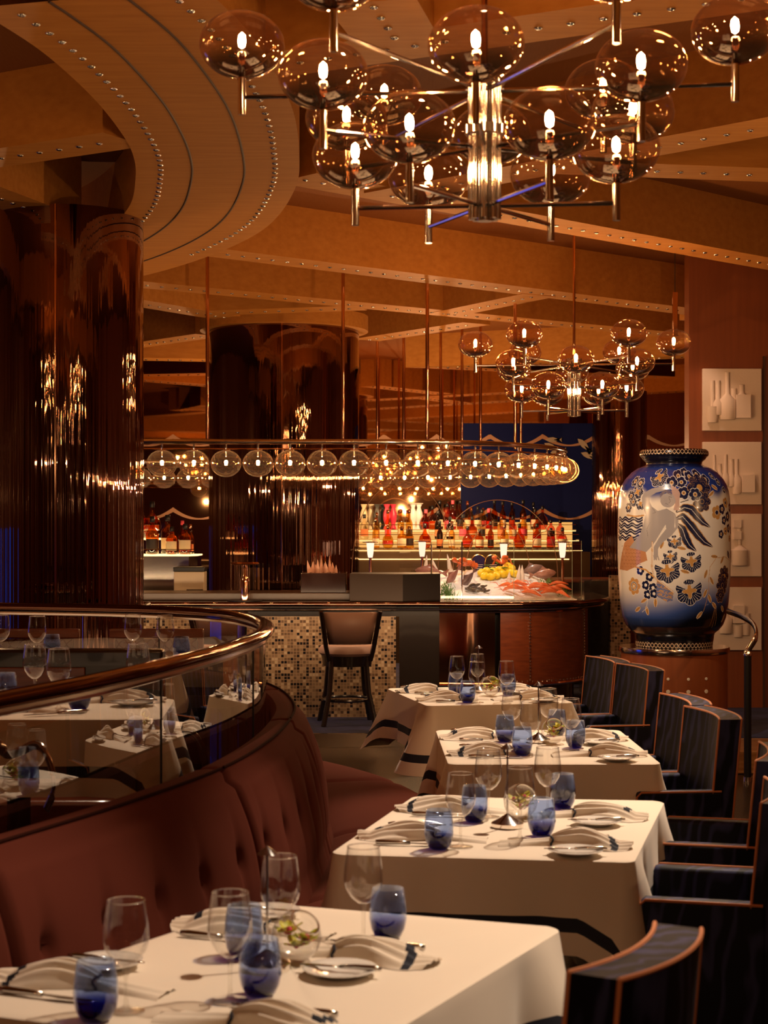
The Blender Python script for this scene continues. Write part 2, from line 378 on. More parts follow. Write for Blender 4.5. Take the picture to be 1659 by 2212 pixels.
# ---------------- ceiling: coffer beams with studs
def ceilpt(px, py): return ON(px, py, ZC)
ND = MB().ball((0, 0, 0), 0.017, 10, 6, sc=(1, 1, 0.5))
stud_me = ND.mesh('stud'); stud_me.materials.append(M['stud'])
stud_me.polygons.foreach_set('use_smooth', [True] * len(stud_me.polygons))
def stud(p, parent):
    o = bpy.data.objects.new('stud', stud_me); COL.objects.link(o); o.parent = parent; o.location = p; return o
beam_k = [0]
def beam(n, a, b, w=0.33, studs=True, ea=0, eb=0, zc=ZC, sp=0.127, rows=(0,)):
    beam_k[0] += 1; zc = zc - .0012 * beam_k[0]
    A = ceilpt(*a); B = ceilpt(*b); d = (B - A); d.z = 0; d.normalize(); A = A - d * ea; B = B + d * eb
    q = Vector((-d.y, d.x, 0)) * w / 2
    poly = [A - q, B - q, B + q, A + q]
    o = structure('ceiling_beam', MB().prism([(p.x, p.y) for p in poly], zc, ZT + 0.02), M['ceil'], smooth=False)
    o['label'] = n; o['category'] = 'ceiling beam'
    L = (B - A).length; k = int(L / sp)
    if studs:
        for r in rows:
            for i in range(min(k, 99)):
                p = A + d * (sp * (i + 0.5)) + Vector((-d.y, d.x, 0)) * r
                if p.y > 5.2: stud((p.x, p.y, zc - 0.001), o)
    return o
beam('veneered beam from the curved ring to the right above the near chandelier', (640, 384), (1480, 537), eb=2.5)
beam('long veneered beam crossing the whole ceiling above the second chandelier', (455, 544), (1628, 690), eb=1.5, ea=0.05)
beam('veneered beam above the round bar column', (200, 604), (1246, 703), ea=1.5, eb=2.0)
beam('short beam running right to left over the bar column', (440, 676), (782, 664))
beam('short beam falling towards the bar column, left of the centre', (310, 655), (560, 697), ea=1.0)
beam('short beam joining two long beams behind the second chandelier', (960, 678), (1165, 636))
beam('beam between bar column and second chandelier', (790, 733), (1030, 697))
beam('beam crossing behind the large left column, above its cap', (-60, 346), (270, 297), ea=.5)
beam('beam at the left edge just above the big column', (-60, 402), (70, 450), eb=0.3)
beam('beam near the top of the photo above the near chandelier', (560, 140), (1500, 4), eb=1.0)
beam('short steep beam at the top centre', (800, -5), (866, 94))
beam('beam rising to the right edge behind the near chandelier', (830, 421), (1659, 267), eb=.8)
beam('nearly level beam at the right edge under the rising one', (1190, 354), (1659, 372), eb=.8)
beam('short beam at the far right under the long one', (1500, 690), (1659, 661), eb=.8)
beam('beam at the far left of the bar', (300, 742), (452, 720), ea=1)
beam('beam in front of the mirror wall', (700, 801), (1090, 784), eb=2.4, ea=3)
beam('veneered beam far back left of the bar column', (300, 772), (470, 775), ea=1)

for (xa_, ya_, xb_, yb_) in ((-8, 1.0, 0, 5.2), (-3.5, 5.0, 6, -1.5), (-8, -1.5, 6, 3.6), (-8, 4.4, 2, -5), (1, -5, 6.4, 1.5), (-8, 9.2, -3.4, 5.4), (-8, 6.6, -2.2, 12.5)):
    d_ = Vector((xb_ - xa_, yb_ - ya_, 0)).normalized(); q_ = Vector((-d_.y, d_.x, 0)) * .165; A_ = Vector((xa_, ya_, 0)); B_ = Vector((xb_, yb_, 0)); beam_k[0] += 1
    structure('ceiling_beam', MB().prism([(p.x, p.y) for p in (A_ - q_, B_ - q_, B_ + q_, A_ + q_)], ZC - .0012 * beam_k[0], ZT + .02), M['ceil'], smooth=False)
mb = MB(); rr_ = [[], [], [], []]
for t in np.linspace(0, 2 * PI, 80):
    for j, (R_, z_) in enumerate(((3.3, ZT), (3.3, ZC - .05), (2.5, ZC - .05), (2.5, ZT))): rr_[j].append((-5.6 + R_ * math.cos(t), 1.2 + R_ * math.sin(t), z_))
structure('ceiling_ring', mb.grid(rr_), M['ceil'])

# curved ring soffit : outer and inner edges measured on the ceiling plane
def circ3(p1, p2, p3):
    (x1, y1), (x2, y2), (x3, y3) = p1, p2, p3
    a = 2 * (x2 - x1); b = 2 * (y2 - y1); c = x2 ** 2 + y2 ** 2 - x1 ** 2 - y1 ** 2
    d = 2 * (x3 - x2); e = 2 * (y3 - y2); f = x3 ** 2 + y3 ** 2 - x2 ** 2 - y2 ** 2
    x = (c * e - b * f) / (a * e - b * d); y = (a * f - c * d) / (a * e - b * d)
    return x, y
outer = [ceilpt(*p) for p in ((440, -40), (540, 60), (602, 160), (636, 240), (646, 320), (641, 390), (600, 460), (540, 507), (435, 553), (310, 590), (190, 612), (60, 630))]
inner = [ceilpt(*p) for p in ((-60, 5), (0, 40), (100, 108), (200, 200), (260, 275), (287, 325), (293, 375), (278, 440), (220, 500), (120, 545), (0, 570), (-140, 588))]
def dense(P):
    c = catmull([(p.x, p.y, 0) for p in P], 0.05)
    L = [0]
    for i in range(1, len(c)): L.append(L[-1] + (c[i] - c[i - 1]).length)
    out = []
    n = 120; j = 0
    for i in range(n + 1):
        t = L[-1] * i / n
        while j < len(L) - 2 and L[j + 1] < t: j += 1
        k = (t - L[j]) / max(1e-6, L[j + 1] - L[j]); out.append(c[j].lerp(c[j + 1], min(1, k)))
    return out
dO = dense(outer); dI = dense(inner)
def mixr(k): return [a.lerp(b, k) for a, b in zip(dO, dI)]
mb = MB(); z = ZC - 0.02
rows = [[(p.x, p.y, ZT + .02) for p in dO], [(p.x, p.y, z) for p in dO], [(p.x, p.y, z) for p in dI], [(p.x, p.y, ZT + .02) for p in dI]]
mb.grid(rows)
ring = structure('ceiling_ring', mb, M['ceil'], smooth=True)
ring['label'] = 'broad curved wooden ceiling band sweeping above the left column'; ring['category'] = 'ceiling ring'
for k in (0.34, 0.66):
    link('groove', MB().tube([(p.x, p.y, z) for p in mixr(k)], 0.006, 6), M['groove'], ring)
def along(path, sp):
    out = []; acc = 0
    for i in range(1, len(path)):
        d = (path[i] - path[i - 1]).length; t = sp - acc
        while t <= d: out.append(path[i - 1].lerp(path[i], t / d)); t += sp
        acc = (acc + d) % sp
    return out
for k in (0.15, 0.85):
    c = 0
    for p in along(mixr(k), 0.115):
        if p.y > 5.6 and c < 50:
            stud((p.x, p.y, z - 0.001), ring); c += 1

# ---------------- columns
def column(label, cx, cy, r, ztop, zbot=0.0, cap=None, seams=()):
    root = thing('round_column', label, 'column', (cx, cy, 0)); root['kind'] = 'structure'
    rows = []; n = 900
    def rad(t, z):
        if z > ztop * 0.64: k = 0.06
        else: k = 1.0
        w = 0.0011 * math.sin(37 * t + 1.1) + 0.0009 * math.sin(83 * t + 3) + 0.0006 * math.sin(151 * t)
        return r + k * w
    zs = [zbot, 0.6, 1.2, 1.8, ztop * 0.6, ztop * 0.64, ztop * 0.68, ztop]
    for zz in zs:
        rows.append([(rad(2 * PI * i / n, zz) * math.cos(2 * PI * i / n), rad(2 * PI * i / n, zz) * math.sin(2 * PI * i / n), zz) for i in range(n)])
    me = MB().grid(rows, closed=True)
    link('cladding', me, M['column'], root)
    for a in seams:
        x, y = r * math.cos(a), r * math.sin(a)
        link('seam_strip', MB().tube([(x, y, zbot), (x, y, ztop)], 0.008, 6), M['copper'], root)
    if cap:
        link('cap', MB().lathe([(r - 0.02, ztop - 0.0), (cap, ztop), (cap, ztop + 0.14), (r - .02, ztop + .14)], 96), M['ceil'], root)
    return root
c1 = WP(148, 460, 10.1); column('large glossy bronze column at the left edge reflecting candle-like lights', c1.x, c1.y, 0.45, ZC, seams=(-PI / 2 + 0.02,))
c2 = WP(614, 700, 15.6); column('glossy bronze column rising through the bar under a round wooden cap', c2.x, c2.y, 0.70, ZC - .06, cap=0.785, seams=(-PI / 2 + 0.03,))
c3 = WP(1338, 900, 18.4); column('bronze mirrored column at the right end of the bar, behind the vase', c3.x, c3.y, 0.30, 3.1)

# ---------------- etched mirror wall details
def scallop(z, x0, x1, amp, pitch, th):
    mb = MB(); pts = []; x = x0
    n = int((x1 - x0) / 0.03)
    for i in range(n):
        x = x0 + (x1 - x0) * i / n; t = (x / pitch) % 1.0
        pts.append((x, z + amp * (4 * (t - 0.5) ** 2), th * (0.45 + 2.2 * abs(t - 0.5))))
    rows = [[(p[0], 19.585, p[1] + p[2] / 2) for p in pts], [(p[0], 19.585, p[1] - p[2] / 2) for p in pts]]
    return mb.grid(rows)
for z in (2.56, 1.70):
    link('etched_wave', scallop(z, -2.9, 3.9, 0.11, 0.62, 0.035), M['etch'], wm)
bp = structure('wall_blue_reflection', MB().box(0.9, 2.75, 19.54, 19.59, 1.0, 2.82), M['bluereflect'], smooth=False)  # painted blue in place of a blue wall reflected in the mirror
for z, a, b in ((2.56, 0.92, 2.7), (1.70, 0.92, 2.7)):
    w_ = scallop(z, a, b, 0.11, 0.62, 0.035); w_.v = [(x, 19.53, zz) for x, y, zz in w_.v]
    link('painted_wave', w_, M['etch'], bp)
def fish2d(x, z, s, a):
    pts = [(-1, 0), (-.55, .28), (0, .34), (.5, .16), (.8, .0), (1.15, .3), (1.05, 0), (1.15, -.3), (.8, 0), (.5, -.16), (0, -.3), (-.55, -.25)]
    R = [(x + s * (p[0] * math.cos(a) - p[1] * math.sin(a)), 19.525, z + s * (p[0] * math.sin(a) + p[1] * math.cos(a))) for p in pts]
    mb = MB(); n = len(R); c = len(R); vs = R + [(x, 19.525, z)]
    mb.add(vs, [(i, (i + 1) % n, n) for i in range(n)]); return mb
for px, py, s, a in ((1192, 966, .10, -.5), (1205, 975, .09, .2), (1222, 990, .09, -.9), (1272, 985, .10, -.4), (1283, 975, .08, .4), (1195, 950, .09, .0), (1262, 962, .11, -.8)):
    p = WP(px, py, 19.52); link('painted_fish', fish2d(p.x, p.z, s, a), M['fishp'], bp, smooth=False)

# ================================================================== CHANDELIERS
bulb_mb = MB().lathe([(0.0005, -0.022), (0.009, -0.016), (0.0115, 0.0), (0.009, 0.016), (0.0005, 0.024)], 12)
env_mb = MB()
GL = [(0.012, -0.0925)] + [(0.12 * math.sin(a), -0.0925 * math.cos(a)) for a in [PI * k / 24 for k in range(2, 24)]] + [(0.0005, 0.0925)]
def mesh_of(name, mb, mats):
    me = mb.mesh(name)
    for q in (mats if isinstance(mats, list) else [mats]): me.materials.append(q)
    me.polygons.foreach_set('use_smooth', [True] * len(me.polygons)); return me
globe_me = mesh_of('globe', MB().lathe(GL, 40), M['globe'])
bulb_me = mesh_of('bulb', bulb_mb, M['bulb'])
sock_me = mesh_of('socket', MB().lathe([(.012, -.09), (.012, -.045), (.009, -.04), (.009, -.022), (.001, -.02)], 16), M['copper'])
def raw(name, me, parent, loc, rot=None):
    o = bpy.data.objects.new(name, me); COL.objects.link(o); o.parent = parent; o.location = loc
    if rot: o.rotation_euler = rot
    return o
def chandelier(label, cx, cy, dz, rot):
    zu, zm, zl = 2.99 + dz, 2.834 + dz, 2.673 + dz
    root = thing('chandelier', label, 'chandelier', (cx, cy, 0), rot, 'smoked globe chandeliers')
    hub = MB()
    for k in range(8):
        a = 2 * PI * k / 8; hub.tube([(0.036 * math.cos(a), 0.036 * math.sin(a), zl - 0.185), (0.036 * math.cos(a), 0.036 * math.sin(a), zu - 0.11)], 0.010, 10)
    hub.tube([(0, 0, zl - 0.19), (0, 0, zu - 0.10)], 0.022, 12)
    hb = link('hub', hub, M['chrome'], root)
    link('hub_disc', MB().lathe([(0.001, -0.012), (0.055, -0.012), (0.055, 0.012), (0.001, 0.012)], 24, (0, 0, zu - 0.118)).lathe([(0.001, -0.012), (0.055, -0.012), (0.055, 0.012), (0.001, 0.012)], 24, (0, 0, zm - 0.1)), M['chrome'], root)
    link('ceiling_rod', MB().tube([(0, 0, zu - 0.1), (0, 0, ZT + .01)], 0.009, 10), M['copper'], root)
    for (z, R, n, off) in ((zu, 0.68, 6, 0.0), (zm, 0.48, 6, PI / 6), (zl, 0.36, 6, 0.0)):
        for k in range(n):
            a = off + 2 * PI * k / n; x, y = R * math.cos(a), R * math.sin(a)
            za = z - 0.147
            link('arm', MB().tube([(0.03 * math.cos(a), 0.03 * math.sin(a), za), (x, y, za)], 0.0065, 8), M['chrome'], root)
            link('stem', MB().tube([(x, y, z - 0.195), (x, y, z - 0.088)], 0.011, 10), M['chrome'], root)
            g = raw('globe', globe_me, root, (x, y, z), (random.uniform(-.05, .05), random.uniform(-.05, .05), 0))
            raw('bulb', bulb_me, g, (0, 0, 0.012)); raw('socket', sock_me, g, (0, 0, 0))
    return root
p = WP(1047, 300, 4.6); chandelier('smoked globe chandelier hanging nearest, cut by the top of the photo', p.x, 4.6, 0.0, math.radians(-6))
p = WP(1240, 830, 11.5); chandelier('smoked globe chandelier hanging farther away to the left of the plaster reliefs', p.x, 11.5, -0.10, math.radians(-5))
chandelier('smoked globe chandelier behind the camera, seen only in reflections', -0.4, -1.8, 0.0, .3)
chandelier('smoked globe chandelier over the raised seats, left of the photo', -3.6, 4.9, 0.0, .2)
# slim pendant box beside the far chandelier
p = WP(1458, 660, 12.2)
pr = thing('pendant_box', 'slim dark pendant box on a wire beside the farther chandelier', 'pendant', (p.x, p.y, 0))
link('box', MB().box(-.018, .018, -.018, .018, 3.02, 3.34), M['copper'], pr, bevel=.003)
link('wire', MB().tube([(0, 0, 3.34), (0, 0, ZT)], 0.003, 6), M['black'], pr)

# ================================================================== GLOBE LIGHT LOOP OVER THE BAR
zr = 2.27; loop = []
cxl, cyl, al, bl = 0.0, 14.8, 1.6, 2.1
for x in np.arange(-3.4, 0, 0.05): loop.append(Vector((x, 12.7, zr)))
for t in np.linspace(-PI / 2, PI / 2, 90): loop.append(Vector((al * math.cos(t), cyl + bl * math.sin(t), zr)))
for x in np.arange(-0.05, -3.45, -0.05): loop.append(Vector((x, 16.9, zr)))
for t in np.linspace(PI / 2, 3 * PI / 2, 50)[1:-1]: loop.append(Vector((-3.4 + 0.8 * math.cos(t), cyl + bl * math.sin(t), zr)))
fx = thing('bar_light_loop', 'oval chrome loop of hanging amber globes over the bar', 'pendant light', (0, 0, 0))
link('rail', MB().tube(loop, 0.012, 8, closed=True, rz=0.02), M['chrome'], fx)
link('lower_rail', MB().tube([p + Vector((0, 0, -0.055)) for p in loop], 0.006, 8, closed=True), M['copper'], fx)
G2 = [(0.03, 0.098)] + [(0.118 * math.sin(a), 0.104 * math.cos(a)) for a in [PI * k / 22 for k in range(2, 22)]] + [(0.0005, -0.104)]
g2_me = mesh_of('globe', MB().lathe(G2, 36), M['globe2'])
stem_me = mesh_of('stem', MB().lathe([(.007, .10), (.007, .17), (.02, .172)], 12).lathe([(.001, .106), (.034, .104), (.034, .094), (.009, .09), (.009, .052), (.001, .05)], 20), M['chrome'])
b2_me = mesh_of('bulb', MB().ball((0, 0, 0), 0.0135, 14, 10), M['bulb'])
cnt = 0
for p in along(loop + [loop[0]], 0.244):
    px = 829.5 + p.x * F / p.y
    if px < 285 or cnt > 95: continue
    g = raw('globe', g2_me, fx, (p.x, p.y, zr - 0.165)); cnt += 1
    raw('bulb', b2_me, g, (0, 0, 0.01)); raw('stem', stem_me, g, (0, 0, 0))
for px, D in ((448, 12.72), (741, 12.72), (923, 12.85), (1113, 14.0), (484, 16.9), (709, 16.9), (815, 16.9), (872, 16.9), (952, 16.9), (998, 16.8), (1038, 16.5), (1125, 15.6)):
    x = (px - 829.5) * D / F
    link('hanging_rod', MB().tube([(x, D, zr), (x, D, ZT)], 0.014, 10), M['copper'], fx)
# ================================================================== BAR
bar = thing('bar_counter', 'long curved bar counter with mosaic front and polished copper edge', 'bar counter', (0, 0, 0))
BC = catmull([(-5.5, 13.3, 0), (-2, 13.3, 0), (0.2, 13.3, 0), (0.75, 13.26, 0), (1.2, 13.34, 0), (1.52, 13.58, 0), (1.70, 13.95, 0), (1.74, 14.5, 0), (1.70, 15.3, 0)], 0.04)
def strip(path, z0, z1, off=0.0, xa=-99, xb=99, ya=-99, yb=99):
    P = [p for p in path if xa <= p.x <= xb and ya <= p.y <= yb]; rows = [[], []]
    for i, p in enumerate(P):
        d = (P[min(i + 1, len(P) - 1)] - P[max(i - 1, 0)]).normalized(); n = Vector((d.y, -d.x, 0))
        q = p + n * off; rows[0].append((q.x, q.y, z0)); rows[1].append((q.x, q.y, z1))
    return MB().grid(rows)
link('mosaic_front', strip(BC, 0.101, 0.905, xb=0.12), M['mosaic'], bar)
link('copper_front', strip(BC, 0.36, 0.97, 0.0, xa=0.44, xb=0.90), M['copper'], bar)
link('dark_front', strip(BC, 0.101, 0.97, -0.01, xa=0.10, xb=0.46), M['darkwood'], bar)
link('wood_front', strip(BC, 0.36, 0.97, 0.0, xa=0.90), M['mahog'], bar)
link('recess', strip(BC, 0.101, 0.97, -0.12, xa=0.42), M['darkwood'], bar)
link('bottom_band', MB().tube([(p.x, p.y - 0.01, 0.36) for p in BC if p.x > 0.44], 0.016, 8), M['copper'], bar)
link('top_band', MB().tube([(p.x, p.y - 0.01, 0.945) for p in BC if p.x > 0.44], 0.012, 8), M['copper'], bar)
link('frieze', strip(BC, 0.905, 0.995, 0.0, xb=0.46), M['darkwood'], bar)
def off(path, o):
    out = []
    for i, p in enumerate(path):
        d = (path[min(i + 1, len(path) - 1)] - path[max(i - 1, 0)]).normalized(); out.append(p + Vector((d.y, -d.x, 0)) * o)
    return out
TB = off(BC, 0.16)
link('counter_top', MB().prism([(p.x, p.y) for p in TB] + [(-5.5, 15.3)], 0.995, 1.024), pbr('bar_top_stone', (0.05, 0.03, 0.02), 0.12, coat=.6), bar, smooth=False)
link('edge_rail', MB().tube([p + Vector((0, 0, 1.010)) for p in TB], 0.02, 10), M['rail'], bar)
link('edge_rail', MB().tube([p + Vector((0, 0, 0.972)) for p in off(BC, 0.13)], 0.010, 8), M['chrome'], bar)
link('raised_ledge', MB().box(-5, -0.18, 13.5, 14.0, 1.024, 1.085), pbr('bronze_ledge', (.07, .04, .025), .3), bar, bevel=0.006)
rv = MB().ball((0, 0, 0), 0.008, 8, 5).mesh('rivet'); rv.materials.append(M['stud'])
k = 0
for p in along([q for q in off(BC, 0.012) if q.x > 0.9], 0.045):
    if k < 40: raw('rivet', rv, bar, (p.x, p.y, 0.385)); k += 1
for px in (1150, 1262):
    q = min(off(BC, 0.012), key=lambda p: abs(829.5 + p.x * F / p.y - px) + (30 if p.y > 14.3 else 0))
    for j in range(22): raw('rivet', rv, bar, (q.x, q.y, 0.40 + j * 0.025))

# two tone lacquer box and dark box on the counter
def poly_px(lst, D=None): return [((px - 829.5) * d / F, d) for px, d in lst]
boxm = pbr('matt_black_lacquer', (0.012, 0.007, 0.005), .6, spec=.2)
b1 = MB().prism(poly_px([(755, 13.30), (870, 13.22), (951, 13.36), (948, 13.75), (760, 13.75)]), 1.024, 1.245)
o = link('lacquer_box', b1, boxm, smooth=False, bevel=0.004); tag(o, 'brown lacquered service box standing on the bar counter left of the seafood', 'box')
o.data.materials.append(pbr('bronze_lacquer', (.036, .020, .012), .5, spec=.3)); o.data.polygons[2].material_index = 1
b2 = MB().box(*[(px - 829.5) * 13.55 / F for px in (651, 748)], 13.5, 13.85, 1.086, 1.245)
o = link('black_box', b2, pbr('red_brown_lacquer', (0.03, 0.010, 0.007), 0.15, coat=.8), smooth=False, bevel=0.004)
tag(o, 'black glossy box holding pale crystal shards on the bar', 'box')
ordn0 = ['first', 'second', 'third', 'fourth', 'fifth', 'sixth', 'seventh', 'eighth', 'ninth', 'tenth', 'eleventh', 'twelfth', 'thirteenth']
sh = pbr('rose_crystal', (0.85, 0.50, 0.38), 0.1, spec=.8, coat=1)
for i, px in enumerate((668, 674, 681, 687, 694, 700, 706, 712, 719, 726)):
    h = random.uniform(0.06, 0.15); D = 13.62 + (i % 3) * 0.05; p = WP(px, 1240, D)
    o = link('crystal_shard', MB().lathe([(0.022, 0), (0.018, h * .4), (0.001, h)], 5), [sh], loc=(p.x, p.y, 1.2465), smooth=False)
    o.rotation_euler = (random.uniform(-.12, .12), random.uniform(-.2, .2), random.uniform(0, 3)); o.scale = (0.9, .5, 1)
    tag(o, 'pale pink crystal shard, %s from the left in the black box' % ordn0[i], 'crystal', 'crystal shards in the black box')
# chrome stand with a flat disc
p = WP(528, 1303, 13.32)
st = thing('pedestal_lamp', 'polished copper stand with a flat round disc on the bar counter', 'lamp', (p.x, 13.36, 1.024))
link('foot', MB().lathe([(.14, 0), (.14, .008), (.001, .01)], 40), M['black'], st)
link('body', MB().lathe([(.036, .01), (.038, .16), (.030, .19), (.022, .215), (.020, .28), (.016, .295)], 28), M['copper'], st)
link('disc', MB().lathe([(.001, .290), (.11, .293), (.118, .303), (.11, .314), (.001, .318)], 40), M['copper'], st)

# ---------------- left back counter with big bottles
bc = thing('back_counter', 'mirror polished back counter with a lit top under the large bottles at left', 'counter', (0, 0, 0))
xa, xb = (250 - 829.5) * 14.6 / F, (424 - 829.5) * 14.6 / F
link('chrome_front', MB().prism([(xa, 14.55), (xb - .06, 14.55), (xb, 14.7), (xb, 15.0), (xa, 15.0)], 0.95, 1.36), M['chrome'], bc, smooth=False)
link('lit_top', MB().prism([(xa, 14.54), (xb - .05, 14.54), (xb + .01, 14.7), (xb + .01, 15.0), (xa, 15.0)], 1.362, 1.374), M['ledwarm'], bc, smooth=False)
link('gallery_rail', MB().tube([(xa, 14.54, 1.42), (xb - .05, 14.54, 1.42), (xb, 14.7, 1.42)], 0.004, 6).tube([(xb - .05, 14.54, 1.375), (xb - .05, 14.54, 1.42)], .003, 6), M['chrome'], bc)
rg = thing('register', 'cream and steel service unit standing behind the bar at left', 'appliance', ((420 - 829.5) * 14.4 / F, 14.35, 1.024))
link('body', MB().box(-.16, .10, -.10, .12, 0.0, .21), pbr('cream_panel', (0.6, 0.5, 0.36), .3), rg, bevel=.006)
link('vent', MB().box(-.05, .09, -.106, -.1, .02, .06), M['steel'], rg)
link('lid', MB().box(-.165, .105, -.105, .125, .2105, .25), M['black'], rg, bevel=.006)

def bottle_glass(name, c, dark=0.5): return thin(name, c, refl=0.07, edge=0.8, power=3.0)
BG = {'amber': bottle_glass('amber_spirit', (0.78, 0.30, 0.07)), 'gold': bottle_glass('golden_spirit', (0.92, 0.66, 0.25)),
      'clear': bottle_glass('clear_spirit', (0.93, 0.88, 0.76)), 'red': bottle_glass('red_spirit', (0.75, 0.12, 0.06)),
      'dark': bottle_glass('dark_bottle', (0.16, 0.07, 0.03)), 'pink': bottle_glass('rose_spirit', (0.95, 0.42, 0.36))}
LB = {'cream': pbr('cream_label', (0.75, 0.62, 0.40), .6), 'black': pbr('black_label', (0.02, .012, .01), .5),
      'orange': pbr('orange_label', (0.6, .18, .05), .6), 'pink': pbr('pink_label', (0.7, .08, .12), .6)}
PR = {'whisky': [(.001, 0), (.043, .004), (.046, .02), (.046, .14), (.040, .165), (.018, .19), (.0145, .235), (.016, .24)],
      'slim': [(.001, 0), (.035, .004), (.037, .02), (.037, .17), (.028, .20), (.014, .225), (.013, .29), (.015, .295)],
      'round': [(.001, 0), (.040, .004), (.062, .05), (.066, .085), (.055, .13), (.024, .165), (.015, .19), (.015, .235)],
      'square': [(.001, 0), (.046, .003), (.049, .02), (.049, .125), (.036, .15), (.018, .165), (.016, .2), (.018, .205)]}
BME = {}
def bottle(kind, col, lab, label, loc, sc=1.0, group=None, cap='black'):
    key = (kind, col)
    if key not in BME: BME[key] = mesh_of('bottle', MB().lathe(PR[kind], 24), BG[col])
    pr = PR[kind]; r = max(q[0] for q in pr); top = pr[-1][1]
    root = raw('bottle', BME[key], None, loc); root.scale = (sc, sc, sc)
    k2 = ('lab', kind, lab)
    if k2 not in BME:
        rr = pr[2][0] + .0012 if kind != 'round' else .0635
        z0, z1 = (.035, .11) if kind != 'round' else (.055, .095)
        BME[k2] = mesh_of('label', MB().grid([[(rr * math.cos(t), rr * math.sin(t), z) for t in np.linspace(-PI + .5, -.5, 14)] for z in (z0, z1)]), LB[lab])
    raw('paper_label', BME[k2], root, (0, 0, 0))
    k3 = ('cap', kind, cap)
    if k3 not in BME:
        BME[k3] = mesh_of('cap', MB().lathe([(.001, top + .03), (.017, top + .028), (.018, top), (.017, top - .012), (.0155, top - .014)], 16), {'black': M['black'], 'gold': M['copper'], 'red': LB['pink']}[cap])
    raw('cap', BME[k3], root, (0, 0, 0))
    tag(root, label, 'bottle', group); return root
# six large bottles on the lit left counter
for i, (px, k, c, l, s, yy, txt, cp) in enumerate((
    (329, 'whisky', 'amber', 'black', 1.25, 14.66, 'big amber bottle with a dark label, front left on the lit counter', 'black'),
    (371, 'square', 'amber', 'cream', 1.05, 14.64, 'squat amber bottle with a cream label in the middle of the lit left counter', 'black'),
    (400, 'square', 'amber', 'cream', 1.15, 14.64, 'squat amber bottle with cream label, next to the rightmost of the lit left counter', 'black'),
    (412, 'slim', 'amber', 'orange', 0.82, 14.78, 'slim amber bottle at the right end of the lit left counter', 'gold'),
    (394, 'slim', 'red', 'orange', 0.92, 14.86, 'bottle with a red cap behind the squat amber ones on the lit left counter', 'red'),
    (362, 'whisky', 'amber', 'cream', 1.3, 14.88, 'tall amber bottle standing behind the squat one on the lit left counter', 'black'))):
    bottle(k, c, l, txt, ((px - 829.5) * yy / F, yy, 1.3745), s, 'large bottles on the lit left counter', cp)
up = structure('trim_6', MB().box(xa, (352 - 829.5) * 14.95 / F, 14.93, 15.2, 1.5, 1.515), M['ledwarm'], smooth=False)
bottle('round', 'amber', 'cream', 'round amber decanter on the upper step of the left counter, highest of all', ((328 - 829.5) * 15.0 / F, 15.02, 1.5155), 1.25, 'large bottles on the lit left counter')
bottle('round', 'red', 'cream', 'reddish decanter half hidden by the big left column', ((304 - 829.5) * 15.0 / F, 15.02, 1.5155), 1.2, 'large bottles on the lit left counter')

# ---------------- back bar shelves
sh_ = thing('back_bar_shelf', 'three tiered lit bottle shelf in front of the amber mirror', 'shelf', (0, 0, 0))
X0 = (772 - 829.5) * 18.6 / F; X1 = (1252 - 829.5) * 18.6 / F
TI = [(18.35, 18.65, 1.362, 18.5), (18.65, 18.95, 1.467, 18.8), (18.95, 19.3, 1.576, 19.1)]
for a, b, z, c in TI:
    link('shelf_board', MB().box(X0, X1, a, b, z - 0.012, z), M['case'], sh_, smooth=False)
    link('shelf_light', MB().box(X0, X1, a, a + 0.012, z - 0.018, z - 0.0125), M['ledwarm'], sh_, smooth=False)
    link('gallery_rail', MB().tube([(X0, a, z + .055), (X1, a, z + .055)], .004, 6), M['copper'], sh_)
link('lit_back', MB().box(X0, X1, 19.32, 19.34, 1.37, 1.66), emit('amber_backlight', (1.0, 0.48, 0.12), 0.9), sh_, smooth=False)
link('cabinet', MB().box(X0, X1 + .1, 18.45, 19.3, 0.1, 1.33), pbr('bronze_cabinet', (0.10, 0.06, 0.03), .25, .6), sh_, smooth=False)
link('cabinet_light', MB().box(X0, (1230 - 829.5) * 18.4 / F, 18.42, 18.44, 1.245, 1.255), M['ledwarm'], sh_, smooth=False)
names = {'amber': 'amber', 'gold': 'golden', 'clear': 'clear', 'red': 'red', 'dark': 'dark', 'pink': 'rose'}
tiern = ['lowest', 'middle', 'top']
ordn = ['first', 'second', 'third', 'fourth', 'fifth', 'sixth', 'seventh', 'eighth', 'ninth', 'tenth', 'eleventh', 'twelfth', 'thirteenth', 'fourteenth', 'fifteenth', 'sixteenth', 'seventeenth', 'eighteenth']
